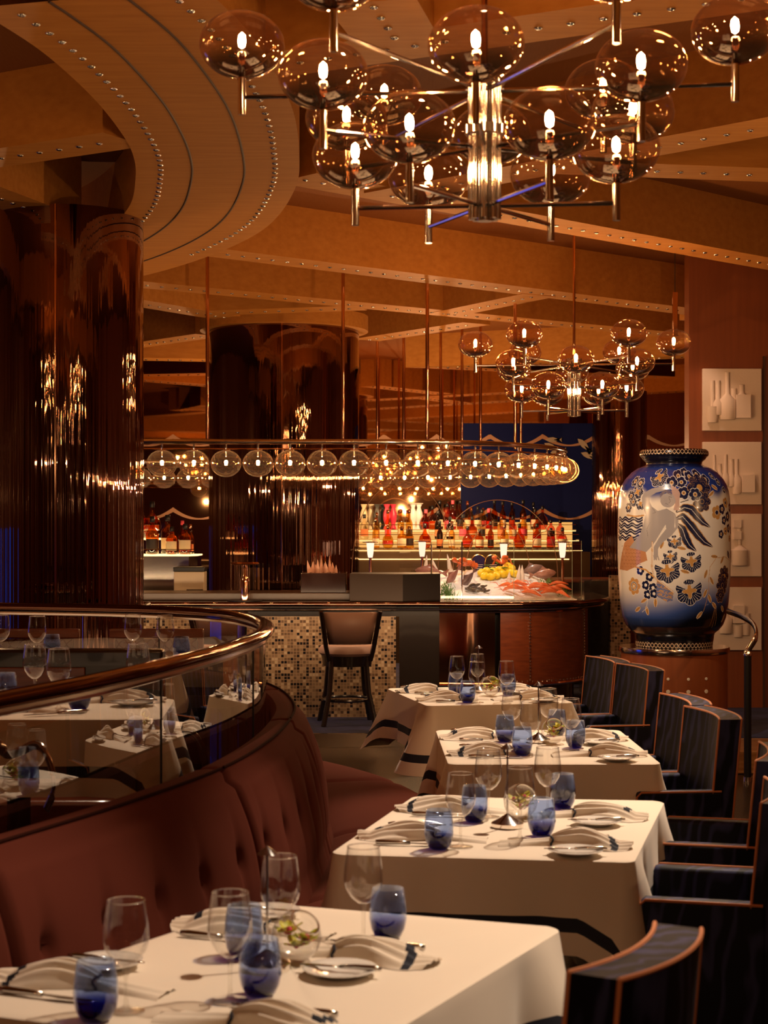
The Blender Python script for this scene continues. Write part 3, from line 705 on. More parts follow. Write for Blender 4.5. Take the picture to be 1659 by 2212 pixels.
rows_ = [
    [(812, 'slim', 'gold'), (838, 'round', 'gold'), (868, 'square', 'gold'), (884, 'square', 'gold'), (918, 'round', 'amber'), (950, 'slim', 'dark'), (976, 'slim', 'gold'), (1010, 'round', 'amber'), (1036, 'square', 'amber'), (1060, 'slim', 'amber'), (1090, 'whisky', 'gold'), (1122, 'round', 'amber'), (1160, 'whisky', 'amber'), (1190, 'square', 'amber'), (1215, 'square', 'pink')],
    [(787, 'whisky', 'clear'), (814, 'slim', 'gold'), (838, 'slim', 'gold'), (866, 'slim', 'gold'), (884, 'slim', 'gold'), (920, 'slim', 'red'), (946, 'slim', 'dark'), (972, 'whisky', 'dark'), (1000, 'whisky', 'clear'), (1020, 'round', 'amber'), (1041, 'slim', 'clear'), (1056, 'slim', 'red'), (1083, 'whisky', 'gold'), (1108, 'whisky', 'pink'), (1130, 'whisky', 'gold'), (1160, 'whisky', 'amber'), (1190, 'square', 'pink'), (1210, 'square', 'pink')],
    [(918, 'round', 'amber'), (934, 'round', 'amber'), (950, 'slim', 'dark'), (966, 'slim', 'pink'), (978, 'slim', 'red'), (994, 'slim', 'amber'), (1010, 'slim', 'gold'), (1018, 'whisky', 'gold'), (1032, 'whisky', 'clear'), (1044, 'whisky', 'gold'), (1058, 'square', 'clear'), (1068, 'slim', 'amber'), (1086, 'slim', 'amber'), (1106, 'slim', 'amber'), (1130, 'slim', 'amber'), (1152, 'slim', 'dark'), (1156, 'square', 'pink'), (1172, 'round', 'pink')]]
labc = ['cream', 'orange', 'cream', 'black', 'cream', 'pink']
for t, row in enumerate(rows_):
    for i, (px, k, c) in enumerate(row):
        yy = TI[t][3] + (0.06 if i % 2 else -0.04)
        bottle(k, c, labc[(i * 5 + t) % 6], '%s bottle, %s from the left on the %s tier of the back bar' % (names[c], ordn[i], tiern[t]),
               ((px - 829.5) * yy / F, yy, TI[t][2] + .0005), random.uniform(.92, 1.08) * (1.0 if t < 2 else 0.98), 'bottles on the back bar shelf', 'gold' if c == 'gold' else ('red' if c == 'red' else 'black'))
HG = [(.001, 0), (.040, .001), (.040, .01), (.022, .055), (.040, .11), (.044, .15), (.040, .19), (.020, .245), (.036, .285), (.036, .29), (.001, .29)]
for i, (px, cn, c) in enumerate(((786, 'cream', (.75, .62, .38)), (801, 'white', (.85, .76, .55)), (815, 'slate grey', (.05, .055, .05)), (828, 'dark teal', (.04, .07, .07)), (835.5, 'raspberry pink', (.75, .05, .10)), (849, 'bright pink', (.80, .04, .10)))):
    yy = 19.1 + (i % 2) * .08; o = link('decanter', MB().lathe(HG, 24), pbr('enamel_' + cn.replace(' ', '_'), c, .35), loc=((px - 829.5) * yy / F, yy, 1.5765))
    tag(o, '%s hourglass shaped decanter at the left end of the top shelf' % cn, 'decanter', 'hourglass decanters on the top shelf')
for i, px in enumerate((892, 905)):
    yy = 19.12; o = link('decanter', MB().lathe([(q[0], q[1] * 1.02) for q in HG], 24), [pbr('white_enamel', (.8, .78, .8), .3)], loc=((px - 829.5) * yy / F, yy, 1.5765))
    link('collar', MB().lathe([(.037, .288), (.05, .296), (.05, .302), (.001, .304)], 24), M['plate'], o)
    tag(o, '%s of two white hourglass decanters beside the round amber bottles' % ('left' if i == 0 else 'right'), 'decanter', 'white hourglass decanters')
# curved copper lamps with glowing shades
lampm = []
for px, py, D, lab in ((912, 1188, 14.9, 'copper shelf lamp with white glowing shade in the middle of the bar'), (1088, 1192, 14.9, 'copper lamp with the largest white glowing shade above the lemons'), (1215, 1190, 14.7, 'small glowing lamp at the right end of the bar'), (800, 1190, 14.9, 'small glowing copper lamp left of the seafood display')):
    p = WP(px, py, D); r = thing('bar_lamp', lab, 'lamp', (p.x, D, 1.0245), 0, 'curved copper lamps on the bar')
    h = p.z - 1.0245
    link('base', MB().lathe([(.001, 0), (.035, 0), (.035, .01), (.014, .02), (.012, h - .06)], 20), M['copper'], r)
    sd = link('shade', MB().lathe([(.020, h - .06), (.026, h - .03), (.032, h + .04), (.034, h + .07)], 20), M['ledsoft'], r)
    link('top_disc', MB().lathe([(.001, h + .072), (.07, h + .074), (.07, h + .08), (.001, h + .084)], 24), M['copper'], r)

# ---------------- seafood on ice
def icep(px, py, up=0.0):
    t = (1298 - py) / 70.0; D = 13.45 + 0.75 * t; p = WP(px, py, D); return Vector((p.x, p.y, p.z + up))
rows = []
for j in range(45):
    t = j / 44; r_ = []
    for i in range(90):
        s = i / 89; x = 0.20 + 1.36 * s; y = 13.45 + 0.85 * t
        side = min(1, (1 - s) / 0.28, s / 0.10 if s < .1 else 1); side = max(0, side) ** .7
        py = 1298 - 70 * min(1.0, t * 1.02); zz = EYE - (py - HZ) * y / F
        z = 1.03 + (zz - 1.03) * side + 0.012 * noise.noise(Vector((x * 18, y * 18, 0))) + 0.008 * noise.noise(Vector((x * 60, y * 60, 3)))
        if t > .93: z -= (t - .93) * 1.5
        r_.append((x, y, max(1.026, z)))
    rows.append(r_)
ice = link('crushed_ice', MB().grid(rows), pbr('crushed_ice_white', (0.85, 0.86, 0.88), 0.35, spec=.8, bump=((1, 1, 1), 90, .8, .01)))
tag(ice, 'mound of crushed white ice in the glass seafood display', 'ice', kind='stuff')
tr = link('ice_tray', MB().box(.12, 1.62, 13.42, 14.4, 1.0245, 1.0295), M['steel'], smooth=False); tag(tr, 'flat steel tray under the crushed ice on the bar', 'tray')
lem = pbr('lemon_skin', (0.85, 0.62, 0.02), .4, bump=((1, 1, 1), 120, .2))
lemon_me = mesh_of('lemon', MB().lathe([(.001, -.042), (.008, -.038), (.024, -.022), (.030, 0), (.024, .022), (.008, .038), (.001, .043)], 18), lem)
for i, (px, py) in enumerate(((1040, 1240), (1047, 1247), (1052, 1236), (1060, 1249), (1066, 1237), (1073, 1246), (1080, 1234), (1086, 1243), (1092, 1230), (1098, 1226), (1100, 1240), (1106, 1231), (1112, 1242))):
    p = icep(px, py, .012); o = raw('lemon', lemon_me, None, p, (random.uniform(0, 3), 1.2, random.uniform(0, 6))); o.scale = (1.1,) * 3
    tag(o, 'yellow lemon, %s from the left in the heap on the ice' % ordn0[i], 'lemon', 'lemons heaped on the ice')
leafm = pbr('leaf_green', (0.06, 0.22, 0.015), .5)
for i, (px, py) in enumerate(((1056, 1236), (1062, 1240), (1074, 1225), (1090, 1236), (1106, 1224), (1052, 1230))):
    p = icep(px, py, .035); mb = MB().grid([[(-.03 + .06 * k / 6, s * .014 * math.sin(PI * k / 6), .004 * abs(s)) for k in range(7)] for s in (-1, 0, 1)])
    o = link('lemon_leaf', mb, leafm, loc=p, solid=.0012); o.rotation_euler = (random.uniform(-.6, .6), random.uniform(-.6, .6), random.uniform(0, 6))
    tag(o, 'small green leaf among the lemons on ice, %s placed' % ['leftmost', 'second from left', 'topmost middle', 'lower right', 'rightmost', 'far left upper'][i], 'leaf', 'leaves among the lemons')
def herb(name, label, pts):
    mb = MB()
    for px, py in pts:
        for k in range(70):
            p = icep(px + random.gauss(0, 7), py + random.gauss(0, 4), .0); a = random.uniform(0, 6.28); l = random.uniform(.02, .05)
            q = p + Vector((math.cos(a) * l, math.sin(a) * l * .5, random.uniform(.01, .05)))
            w = Vector((-math.sin(a), math.cos(a), .2)) * .004
            mb.add([p - w, p + w, q], [(0, 1, 2)])
    o = link(name, mb, leafm, smooth=False); tag(o, label, 'herbs', kind='stuff')
herb('dill_bunch', 'bunch of feathery green herbs at the front left of the ice', [(960, 1270), (968, 1280), (972, 1290), (962, 1285)])
herb('dill_sprigs', 'green herb sprigs behind the red prawns at the right of the ice', [(1180, 1262), (1192, 1267), (1204, 1274), (1215, 1281)])
red = pbr('boiled_shell_red', (0.75, 0.09, 0.02), .3, coat=.4, var=((1, 1, 1), 30, (.85, .25, .08), .3))
pr_me = mesh_of('prawn', MB().tube([(0, 0, 0), (.035, .002, .014), (.07, 0, .02), (.105, -.004, .014), (.14, -.006, .002), (.165, -.002, -.006)], [.006, .014, .017, .014, .009, .003], 10), red)
feel = mesh_of('antenna', MB().tube([(0, 0, 0), (-.03, .01, .03), (-.07, .02, .035)], .0015, 4).tube([(0, 0, 0), (-.03, -.01, .03), (-.08, -.01, .03)], .0015, 4), red)
for i in range(16):
    px = 1078 + i * 8.2; py = 1272 + 9 * math.sin(i * 1.3) + i * .6
    p = icep(px, py, .022); o = raw('prawn', pr_me, None, p, (random.uniform(-.5, .5), random.uniform(-.15, .25), random.uniform(-.9, .2)))
    raw('antenna', feel, o, (0, 0, 0))
    tag(o, 'boiled red prawn lying in the pile at the right front of the ice', 'prawn', 'red prawns piled on the ice')
mus = pbr('mussel_shell', (0.012, 0.012, 0.016), .2, coat=.5, var=((1, 1, 1), 40, (.09, .06, .04), .3))
mus_me = mesh_of('mussel', MB().ball((0, 0, 0), 1, 12, 8, sc=(.032, .014, .009)), mus)
for i in range(20):
    px = 1008 + random.random() * 44; py = 1266 + random.random() * 17
    o = raw('mussel', mus_me, None, icep(px, py, .012), (random.uniform(-.5, .5), random.uniform(-.5, .5), random.uniform(-.9, .9)))
    tag(o, 'dark mussel shell in the black heap on the ice', 'mussel', 'mussels heaped on the ice')
def fish(label, px, py, L, rot, col, up=.02):
    c = pbr('fish_skin', col, .25, coat=.5, var=((1, 1, 1), 25, tuple(v * .5 for v in col), .3))
    p = icep(px, py, up); r = thing('fish', label, 'fish', p, 0); r.rotation_euler = rot
    link('body', MB().lathe([(.001, -.5 * L), (.10 * L, -.42 * L), (.19 * L, -.2 * L), (.20 * L, 0), (.13 * L, .25 * L), (.045 * L, .42 * L), (.02 * L, .47 * L)], 20, M=Matrix.Rotation(PI / 2, 3, 'Y') @ Matrix.Diagonal((1, .45, 1)).to_3x3()), c, r)
    link('tail', tailmb(L), c, r, smooth=False, solid=.003)
    link('fin', finmb(L), c, r, smooth=False, solid=.003)
def tailmb(L):
    m = MB(); m.add([(.44 * L, 0, .02 * L), (.70 * L, 0, .17 * L), (.62 * L, 0, 0), (.70 * L, 0, -.17 * L), (.44 * L, 0, -.02 * L)], [(0, 1, 2), (0, 2, 4), (4, 2, 3)]); return m
def finmb(L):
    m = MB(); m.add([(-.15 * L, 0, .18 * L), (.05 * L, 0, .32 * L), (.22 * L, 0, .14 * L)], [(0, 1, 2)]); return m
fish('pink fish lying left on the ice behind the brown box', 927, 1240, .24, (0.2, 0.1, 0), (.45, .20, .17))
fish('pink brown fish standing nose down in the ice left of the mussels', 977, 1254, .17, (.3, -.9, .2), (.42, .19, .17), .03)
fish('grey brown fish just above the mussel heap', 1010, 1260, .17, (.3, -.9, .1), (.20, .12, .12), .03)
fish('rosy fish lying at the right edge of the ice', 1176, 1247, .20, (.1, .1, PI), (.45, .22, .17), .03)
fish('silver fish behind the rosy one at the right of the ice', 1150, 1238, .2, (.1, .25, PI), (.25, .16, .15), .03)
def shellcone(px, py, h, lean, lab):
    p = icep(px, py, -.01); o = link('shell_spike', MB().lathe([(.024, 0), (.020, h * .35), (.010, h * .75), (.001, h)], 14), M['plate'], loc=p)
    o.rotation_euler = (0, lean, 0); o.scale = (1, .5, 1); tag(o, lab, 'shell')
shellcone(918, 1237, .16, .1, 'white pointed shell spike at the far left of the ice')
shellcone(943, 1237, .14, -.3, 'white pointed shell spike leaning left behind the brown box')
shellcone(974, 1234, .16, -.2, 'white pointed shell spike just left of the orange lobster')
shellcone(1099, 1258, .10, .05, 'short white shell spike in front of the lemons')
shellcone(1119, 1256, .15, .1, 'left of two tall white shell spikes right of the lemons')
shellcone(1128, 1255, .145, .0, 'right of two tall white shell spikes right of the lemons')
def lobster(px, py, rz, lab):
    c = pbr('lobster_orange', (0.62, .12, .02), .35, coat=.3); p = icep(px, py, .035); r = thing('lobster', lab, 'lobster', p, rz)
    link('body', MB().tube([(0, 0, 0), (.03, 0, .018), (.07, 0, .022), (.11, 0, .015), (.15, 0, 0), (.165, 0, -.005)], [.008, .024, .028, .024, .018, .028], 12, rz=None), c, r)
    for s in (-1, 1):
        link('claw', MB().tube([(0.01, s * .01, .0), (-.035, s * .05, .03), (-.075, s * .05, .05), (-.11, s * .035, .055), (-.13, s * .03, .05)], [.007, .009, .024, .017, .003], 8), c, r)
        for k in range(3): link('leg', MB().tube([(.03 + k * .02, s * .02, .01), (.02 + k * .02, s * .06, .04), (.01 + k * .025, s * .085, -.01)], .004, 6), c, r)
lobster(1003, 1231, .9, 'orange lobster at the back left of the ice beside the caviar tins')
lobster(1084, 1226, 1.3, 'orange lobster standing behind the lemons')
for i, (px, lab) in enumerate(((1034, 'dark blue oval caviar tin with gold rim, left one behind the ice'), (1064, 'dark caviar tin with gold rim, right one behind the ice'))):
    D = 14.42; r = thing('caviar_tin', lab, 'tin', ((px - 829.5) * D / F, D, 1.30), 0)
    r.rotation_euler = (PI / 2 - .12, 0, .1)
    link('lid', MB().lathe([(.001, .012), (.062, .012), (.062, -.012), (.001, -.012)], 32), pbr('navy_enamel', (0.015, .012, .07) if i == 0 else (.02, .015, .015), .2), r)
    link('rim', MB().tube([(.066 * math.cos(a), .066 * math.sin(a), 0) for a in np.linspace(0, 2 * PI, 33)[:-1]], .007, 8, closed=True), pbr('gold_rim', (.7, .45, .18), .2, 1), r)
    for k in range(3):
        link('text_line', MB().box(-.035 + k * .004, .035 - k * .004, -.012 + k * -.014, -.009 + k * -.014, .0125, .0135), M['plate'], r, smooth=False)
    r.scale = (1, 1.15, 1)
    sup = link('tin_stand', MB().box(-.03, .03, -.02, .02, 0, .01).tube([(0, 0, .01), (0, .005, .19)], .006, 8), M['steel'], loc=((px - 829.5) * D / F, D, 1.0245)); tag(sup, 'small steel stand carrying the %s caviar tin' % ('left' if i == 0 else 'right'), 'stand')
# glass case
gc = thing('glass_display_case', 'clear glass guard around the iced seafood', 'display case', (0, 0, 0))
def gx(px, D): return (px - 829.5) * D / F
zt = 1.50
pts = [(gx(863, 13.8), 13.8), (gx(932, 13.44), 13.44), (gx(1110, 13.40), 13.40), (gx(1236, 13.6), 13.6), (gx(1256, 14.2), 14.2)]
def panemb(xA, yA, xB, yB, z0, z1):
    m = MB(); m.add([(xA, yA, z0), (xB, yB, z0), (xB, yB, z1), (xA, yA, z1)], [(0, 1, 2, 3)]); return m
for i in range(4):
    (xA, yA), (xB, yB) = pts[i], pts[i + 1]
    link('pane', panemb(xA, yA, xB, yB, 1.03, zt), M['case'], gc, smooth=False)
    link('pane_edge', MB().box(xB - .002, xB + .002, yB - .002, yB + .002, 1.03, zt), pbr('green_glass_edge', (.35, .42, .33), .2), gc, smooth=False)
for px in (932, 998): link('post', MB().tube([(gx(px, 13.43), 13.43, 1.03), (gx(px, 13.43), 13.43, zt - (.02 if px == 932 else .0))], .006, 8), M['chrome'], gc)
# large etched arcs on a glass screen
scx = thing('arched_screen', 'clear bronze lined screen with large etched arcs behind the seafood', 'screen', (0, 0, 0))
for (pxc, w, y0, y1) in ((1075, 130, 1080, 1260), (1075, 70, 1128, 1260), (1190, 40, 1146, 1190), (870, 110, 1040, 1262)):
    D = 14.6; q = []
    for k in range(41):
        a = PI * k / 40; q.append((gx(pxc - w * math.cos(a), D), D, EYE - ((y1 - (y1 - y0) * math.sin(a) ** .8) - HZ) * D / F))
    link('arc_line', MB().tube(q, .003, 5), M['etch'], scx)
# back work counter and dark cabinet at right
bk = thing('work_counter', 'dark work counter running behind the bar at right', 'counter', (0, 0, 0))
link('body', MB().box(gx(1130, 16), gx(1335, 16), 16.0, 16.6, .101, 1.08), M['darkwood'], bk, smooth=False)
link('top', MB().box(gx(1120, 16), gx(1338, 16), 15.95, 16.65, 1.081, 1.11), M['mahog'], bk, bevel=.004)
wk = link('cabinet', MB().box(gx(1262, 15), gx(1335, 15), 15.0, 15.4, .101, 1.13), M['darkwood'], smooth=False); tag(wk, 'black cabinet between the bar end and the big vase', 'cabinet')
mw = structure('wall_mosaic', MB().box(gx(1318, 14.3), gx(1362, 14.3), 14.3, 14.4, 0.101, 1.20), M['mosaic'], smooth=False)

# stools
def stool(px, D, rz, label):
    r = thing('bar_stool', label, 'stool', (gx(px, D), D, 0.1005), rz, 'taupe stools at the bar')
    link('seat', MB().lathe([(.001, .53), (.20, .53), (.222, .55), (.222, .58), (.20, .605), (.001, .615)], 32), M['taupe'], r)
    mb = MB(); rr = []
    for z, w in ((.63, .155), (.87, .20)):
        rr.append([(w * s, .20 + .05 * (1 - s * s) - (.0 if z < .7 else -.04), z) for s in np.linspace(-1, 1, 9)])
    link('backrest', mb.grid(rr), M['taupe'], r, solid=.035)
    for s in (-1, 1):
        link('back_post', MB().tube([(s * .16, .19, .50), (s * .185, .22, .62), (s * .225, .27, .88)], .018, 8), M['darkwood'], r)
        for t in (-1, 1): link('leg', MB().tube([(s * .13, t * .13, .53), (s * .15, t * .15, .25), (s * .20, t * .20, 0)], .02, 8), M['darkwood'], r)
    link('foot_ring', MB().tube([(.19 * math.cos(a), .19 * math.sin(a), .19) for a in np.linspace(0, 2 * PI, 33)[:-1]], .012, 8, closed=True), M['darkwood'], r)
    link('apron', MB().lathe([(.19, .45), (.20, .53)], 32), M['darkwood'], r)
stool(750, 12.9, PI + .12, 'taupe bar stool right of the banquette, in front of the mosaic')
stool(492, 12.9, PI - .2, 'taupe bar stool seen through the curved rail glass')

# ================================================================== VASE, PEDESTAL, RELIEFS
VD = 11.57; VX = (1456 - 829.5) * VD / F; K = VD / F
ped = thing('pedestal', 'round veneered pedestal with chrome rim under the vase', 'pedestal', (VX, VD, 0))
link('drum', MB().lathe([(.365, .001), (.365, .76)], 96), M['orange'], ped)
link('rim', MB().lathe([(.001, .76), (.378, .76), (.382, .775), (.378, .796), (.001, .797)], 96), M['chrome'], ped)
pearl = pbr('pearl_inlay', (.75, .68, .55), .25)
for a0 in (-1.85, -1.48, -1.12):
    for j in range(6):
        rr = .010 + .0035 * j; z = .60 - j * .085
        mbp = MB().lathe([(.001, 0.004), (rr, 0.003), (rr, 0)], 14, M=Matrix.Rotation(a0, 3, 'Z') @ Matrix.Rotation(PI / 2, 3, 'Y'))
        link('inlay_dot', mbp, pearl, ped, loc=(.3655 * math.cos(a0), .3655 * math.sin(a0), z))
prof_px = [(0, 980), (69, 980), (73, 984), (74, 990), (73, 994), (69, 997), (67, 1001), (60, 1007), (58.5, 1012), (64, 1015), (78, 1020), (91, 1029), (104, 1043), (111, 1055), (115.5, 1068), (118, 1083), (120, 1106), (120.6, 1150), (120.6, 1210), (119.5, 1250), (117.8, 1280), (115.5, 1310), (110.5, 1340), (104, 1357), (95, 1368), (87, 1374), (85, 1380), (84.5, 1386), (83, 1394), (82, 1403.5)]
base_z = 0.798
ztop = lambda y: base_z + (1403.5 - y) * K
# dense profile
PY, PRR = [], []
for (r0, y0), (r1, y1) in zip(prof_px[:-1], prof_px[1:]):
    n = max(2, int(math.hypot(r1 - r0, y1 - y0) / 0.75))
    for k in range(n): PY.append(y0 + (y1 - y0) * k / n); PRR.append(r0 + (r1 - r0) * k / n)
PY.append(1403.5); PRR.append(82)
# smooth
PRR = np.array(PRR); PY = np.array(PY)
for _ in range(6): PRR[1:-1] = (PRR[:-2] + PRR[1:-1] * 2 + PRR[2:]) / 4
NF = 560; NBk = 60
th = np.concatenate([np.linspace(-PI / 2 - .25, PI / 2 + .25, NF), np.linspace(PI / 2 + .25, 3 * PI / 2 - .25, NBk + 2)[1:-1]])   # 0 = towards camera
nT = len(th); nR = len(PY)
# ---- painting : canvas coordinates X = 655 + 580*theta , Y = (y-960)*4.807
TX = 655 + 580 * th[None, :].repeat(nR, 0); TY = ((PY - 960) * 4.807)[:, None].repeat(nT, 1)
def S(x): return 655 + 580 * math.asin(max(-.995, min(.995, (x - 655) / 580.0)))
def stretch(x): return 1 / max(.35, math.cos(math.asin(max(-.99, min(.99, (x - 655) / 580.0)))))
def ss(a, b, x): t = np.clip((x - a) / (b - a), 0, 1); return t * t * (3 - 2 * t)
NAVY = np.array((.007, .011, .045)); ROYAL = np.array((.012, .035, .21)); CREAM = np.array((.72, .68, .60)); GOLD = np.array((.50, .27, .08)); BLK = np.array((.003, .003, .006)); WHT = np.array((.75, .72, .66)); GREY = np.array((.33, .31, .31))
C = np.zeros((nR, nT, 3)); nzw = 40 * np.sin(TX / 90.) + 25 * np.sin(TX / 31. + 1)
top = ss(520, 640, TY + nzw * .6 - 60 * np.exp(-((TX - 600) / 300) ** 2) + 25); C[:] = ROYAL * (1 - top[..., None]) + CREAM * top[..., None]
mid = ss(1380, 1760, TY + 80 * np.tanh((TX - 650) / 200.)); BL2 = np.array((.04, .09, .32)); C = C * (1 - mid[..., None]) + BL2 * mid[..., None]
lo = ss(1640, 1880, TY + 90 * np.tanh((TX - 700) / 200.)); C = C * (1 - lo[..., None]) + BLK * lo[..., None]
C[TY < 255] = BLK; m0 = ss(235, 300, TY)[..., None]; C = np.where(TY[..., None] < 300, BLK * (1 - m0) + ROYAL * m0, C)
def put(mask, col): C[mask] = col
def loc_(x, y, rot=0, sx=1.0):
    a = (TX - S(x)); b = TY - y; k = 1.0
    c, s = math.cos(rot), math.sin(rot); return a * c + b * s, -a * s + b * c
def petal(x, y, r, n, col, cen, cenr=.32, out=WHT, lines=False, rot=0.0, depth=.28):
    r = r * 1.16
    a, b = loc_(x, y); R = np.hypot(a, b); A = np.arctan2(b, a) + rot
    e = r * (1 - depth + depth * np.abs(np.cos(A * n / 2)) ** .6)
    put(R < e + 5, out); put(R < e, col)
    if lines: put((R < e * .93) & (R > r * .45) & (np.abs(np.sin(A * n * 2.5)) < .16), out)
    put(R < r * cenr + 4, out); put(R < r * cenr, cen)
    if cenr > .25: put(R < r * cenr * .35, NAVY)
def leaf(x, y, L, w, rot, col, out=WHT):
    a, b = loc_(x, y, rot); t = np.clip(np.abs(a) / L, 0, 1); e = w * np.sqrt(1 - t ** 1.5)
    ins = (np.abs(a) < L); put(ins & (np.abs(b) < e + 4), out); put(ins & (np.abs(b) < e), col); put(ins & (np.abs(b) < 1.6), NAVY if col is GOLD else out)
def fan(x, y, r, rot):
    r = r * 1.14
    a, b = loc_(x, y, rot); R = np.hypot(a, b); A = np.arctan2(a, b)
    e = r * (.82 + .18 * np.abs(np.cos(A * 3.2))); ins = np.abs(A) < 2.1
    put(ins & (R < e + 5), WHT); put(ins & (R < e), NAVY); put(ins & (R < e * .95) & (R > r * .4) & (np.abs(np.sin(A * 13)) < .2), WHT)
    st = r * .52 * (.45 + .55 * np.abs(np.cos(A * 2.0)) ** 3); put(R < st + 4, WHT); put(R < st, GOLD)
    a2, b2 = loc_(x - 0 + r * .5 * math.sin(rot), y - r * .62 * math.cos(rot), rot); put((np.hypot(a2, b2 * 2.2) < r * .42), NAVY); put((np.abs(np.hypot(a2, b2 * 2.2) - r * .42) < 4), WHT); put((np.hypot(a2, b2 * 2.2) < r * .36) & (np.abs(np.sin(a2 / 7)) < .2), WHT)
def seg(pts, w, col, taper=False):
    P = [(S(x), y) for x, y in pts]; n = len(P) - 1
    for i in range(n):
        (x0, y0), (x1, y1) = P[i], P[i + 1]; dx, dy = x1 - x0, y1 - y0; L2 = dx * dx + dy * dy + 1e-6
        t = np.clip(((TX - x0) * dx + (TY - y0) * dy) / L2, 0, 1); d = np.hypot(TX - x0 - t * dx, TY - y0 - t * dy)
        ww = w
        if taper:
            u = (i + t) / n; ww = w * np.sin(PI * np.clip(u * .92 + .06, 0, 1)) ** .7 * (1 + .10 * np.abs(np.sin(u * 18)))
        put(d < ww, col)
def poly(pts, col):
    P = [(S(x), y) for x, y in pts]; ins = np.zeros(TX.shape, bool); n = len(P)
    for i in range(n):
        (x0, y0), (x1, y1) = P[i], P[(i + 1) % n]
        if y0 == y1: continue
        c = ((y0 > TY) != (y1 > TY)) & (TX < (x1 - x0) * (TY - y0) / (y1 - y0) + x0); ins ^= c
    put(ins, col); return ins
# left side waves
for k in range(4):
    y = 820 + k * 62; put((TX < S(262)) & (np.abs(TY - y - 12 * np.sin(TX / 22. + k)) < 22) & (TX > -260), NAVY)
    put((TX < S(262)) & (np.abs(TY - y - 12 * np.sin(TX / 22. + k)) < 2.5) & (TX > -260), WHT)
for x, y, r in ((390, 390, 92), (205, 540, 70), (240, 660, 58)): fan(x, y, r, -.5)
for x, y in ((160, 430), (175, 640), (140, 700), (215, 450), (155, 580)): petal(x, y, 46, 6, NAVY, GOLD, lines=True)
for x, y, r in ((605, 380, 56), (690, 345, 44), (735, 385, 50), (635, 445, 50), (840, 360, 44), (925, 415, 46), (655, 555, 56), (530, 450, 58), (1080, 440, 30), (1130, 520, 30), (1040, 380, 28)): petal(x, y, r, 5, NAVY, GOLD, .28)
petal(830, 500, 118, 8, NAVY, GOLD, .22, out=GOLD, lines=True); petal(845, 640, 92, 7, NAVY, NAVY, .2, out=GOLD, lines=True); petal(775, 570, 58, 6, NAVY, GOLD, .3)
seg([(620, 650), (700, 625)], 4, NAVY)
for L in ([(585, 740), (660, 700), (730, 720), (790, 790), (850, 850), (925, 895)], [(585, 810), (640, 790), (720, 880), (800, 980), (870, 1050), (955, 1095)], [(595, 870), (640, 920), (670, 1010), (710, 1080), (775, 1135)]):
    seg(L, 46, GOLD, True); seg(L, 38, NAVY, True); seg(L, 2.5, WHT)
for x, y, r in ((560, 1040, 66), (520, 1190, 66), (730, 1240, 100), (490, 1330, 118), (715, 1540, 128)): fan(x, y, r, -.12)
for x, y, r, c in ((1010, 750, 58, GOLD), (1125, 650, 44, GOLD), (1075, 715, 44, NAVY), (1150, 790, 44, NAVY), (1100, 830, 38, NAVY), (1160, 910, 38, NAVY), (1118, 938, 34, GOLD), (1060, 970, 36, NAVY), (1205, 930, 36, NAVY), (1180, 1015, 30, GOLD), (1190, 700, 40, NAVY)): petal(x, y, r * 1.1, 5, c, GOLD if c is NAVY else NAVY, .3)
seg([(1180, 1240), (1110, 1200), (1000, 1210), (930, 1300), (920, 1420), (925, 1560), (880, 1740), (830, 1800)], 2.6, GOLD)
for x, y, r in ((1010, 495, .5), (960, 560, -.6), (980, 1195, .1), (1075, 1230, 2.2), (885, 1370, 1.9), (885, 1565, 2.0), (940, 1620, 1.1), (955, 1440, 1.0), (835, 1785, 2.3), (265, 1640, 2.6), (200, 1735, 2.6), (287, 1745, 1.4), (372, 1660, 1.6), (1115, 1730, .7), (1155, 1830, 2.0), (1000, 1690, .7), (630, 1110, .2), (440, 1070, 1.9), (665, 1345, .3)): leaf(x, y, 46, 17, r, GOLD)
leaf(1160, 1180, 50, 26, .9, NAVY); petal(1215, 1180, 52, 5, NAVY, GOLD)
petal(1110, 1400, 95, 8, NAVY, GOLD, .2, out=GOLD, lines=True); petal(1090, 1490, 92, 8, NAVY, NAVY, .2, out=GOLD, lines=True); petal(1070, 1590, 66, 6, NAVY, NAVY, .2, out=GOLD, lines=True)
seg([(1010, 1720), (990, 1900)], 2, GOLD); seg([(1020, 1720), (1030, 1920)], 2, GOLD); seg([(1030, 1720), (1062, 1900)], 2, GOLD)
petal(180, 1500, 78, 7, GOLD, NAVY, .5, out=WHT); petal(180, 1500, 30, 12, GOLD, WHT, .3)
for x, y in ((240, 1340), (322, 1400), (285, 1485), (300, 1580), (352, 1510), (360, 1570)): petal(x, y, 42, 5, NAVY, WHT, .25)
seg([(300, 1620), (285, 1720), (240, 1760)], 2.5, WHT)
# tail fin with scales
ins = poly([(390, 1420), (550, 1560), (540, 1640), (480, 1650), (380, 1590)], np.array((.12, .16, .33)))
for i in range(6):
    for j in range(5):
        a, b = loc_(400 + i * 32 + (j % 2) * 16, 1440 + j * 42 + i * 8); R = np.hypot(a, b); put(ins & (np.abs(R - 24) < 3) & (b > 0), GOLD)
        if (i + j) % 3 == 0: put(ins & (R < 15) & (b > 0), GOLD)
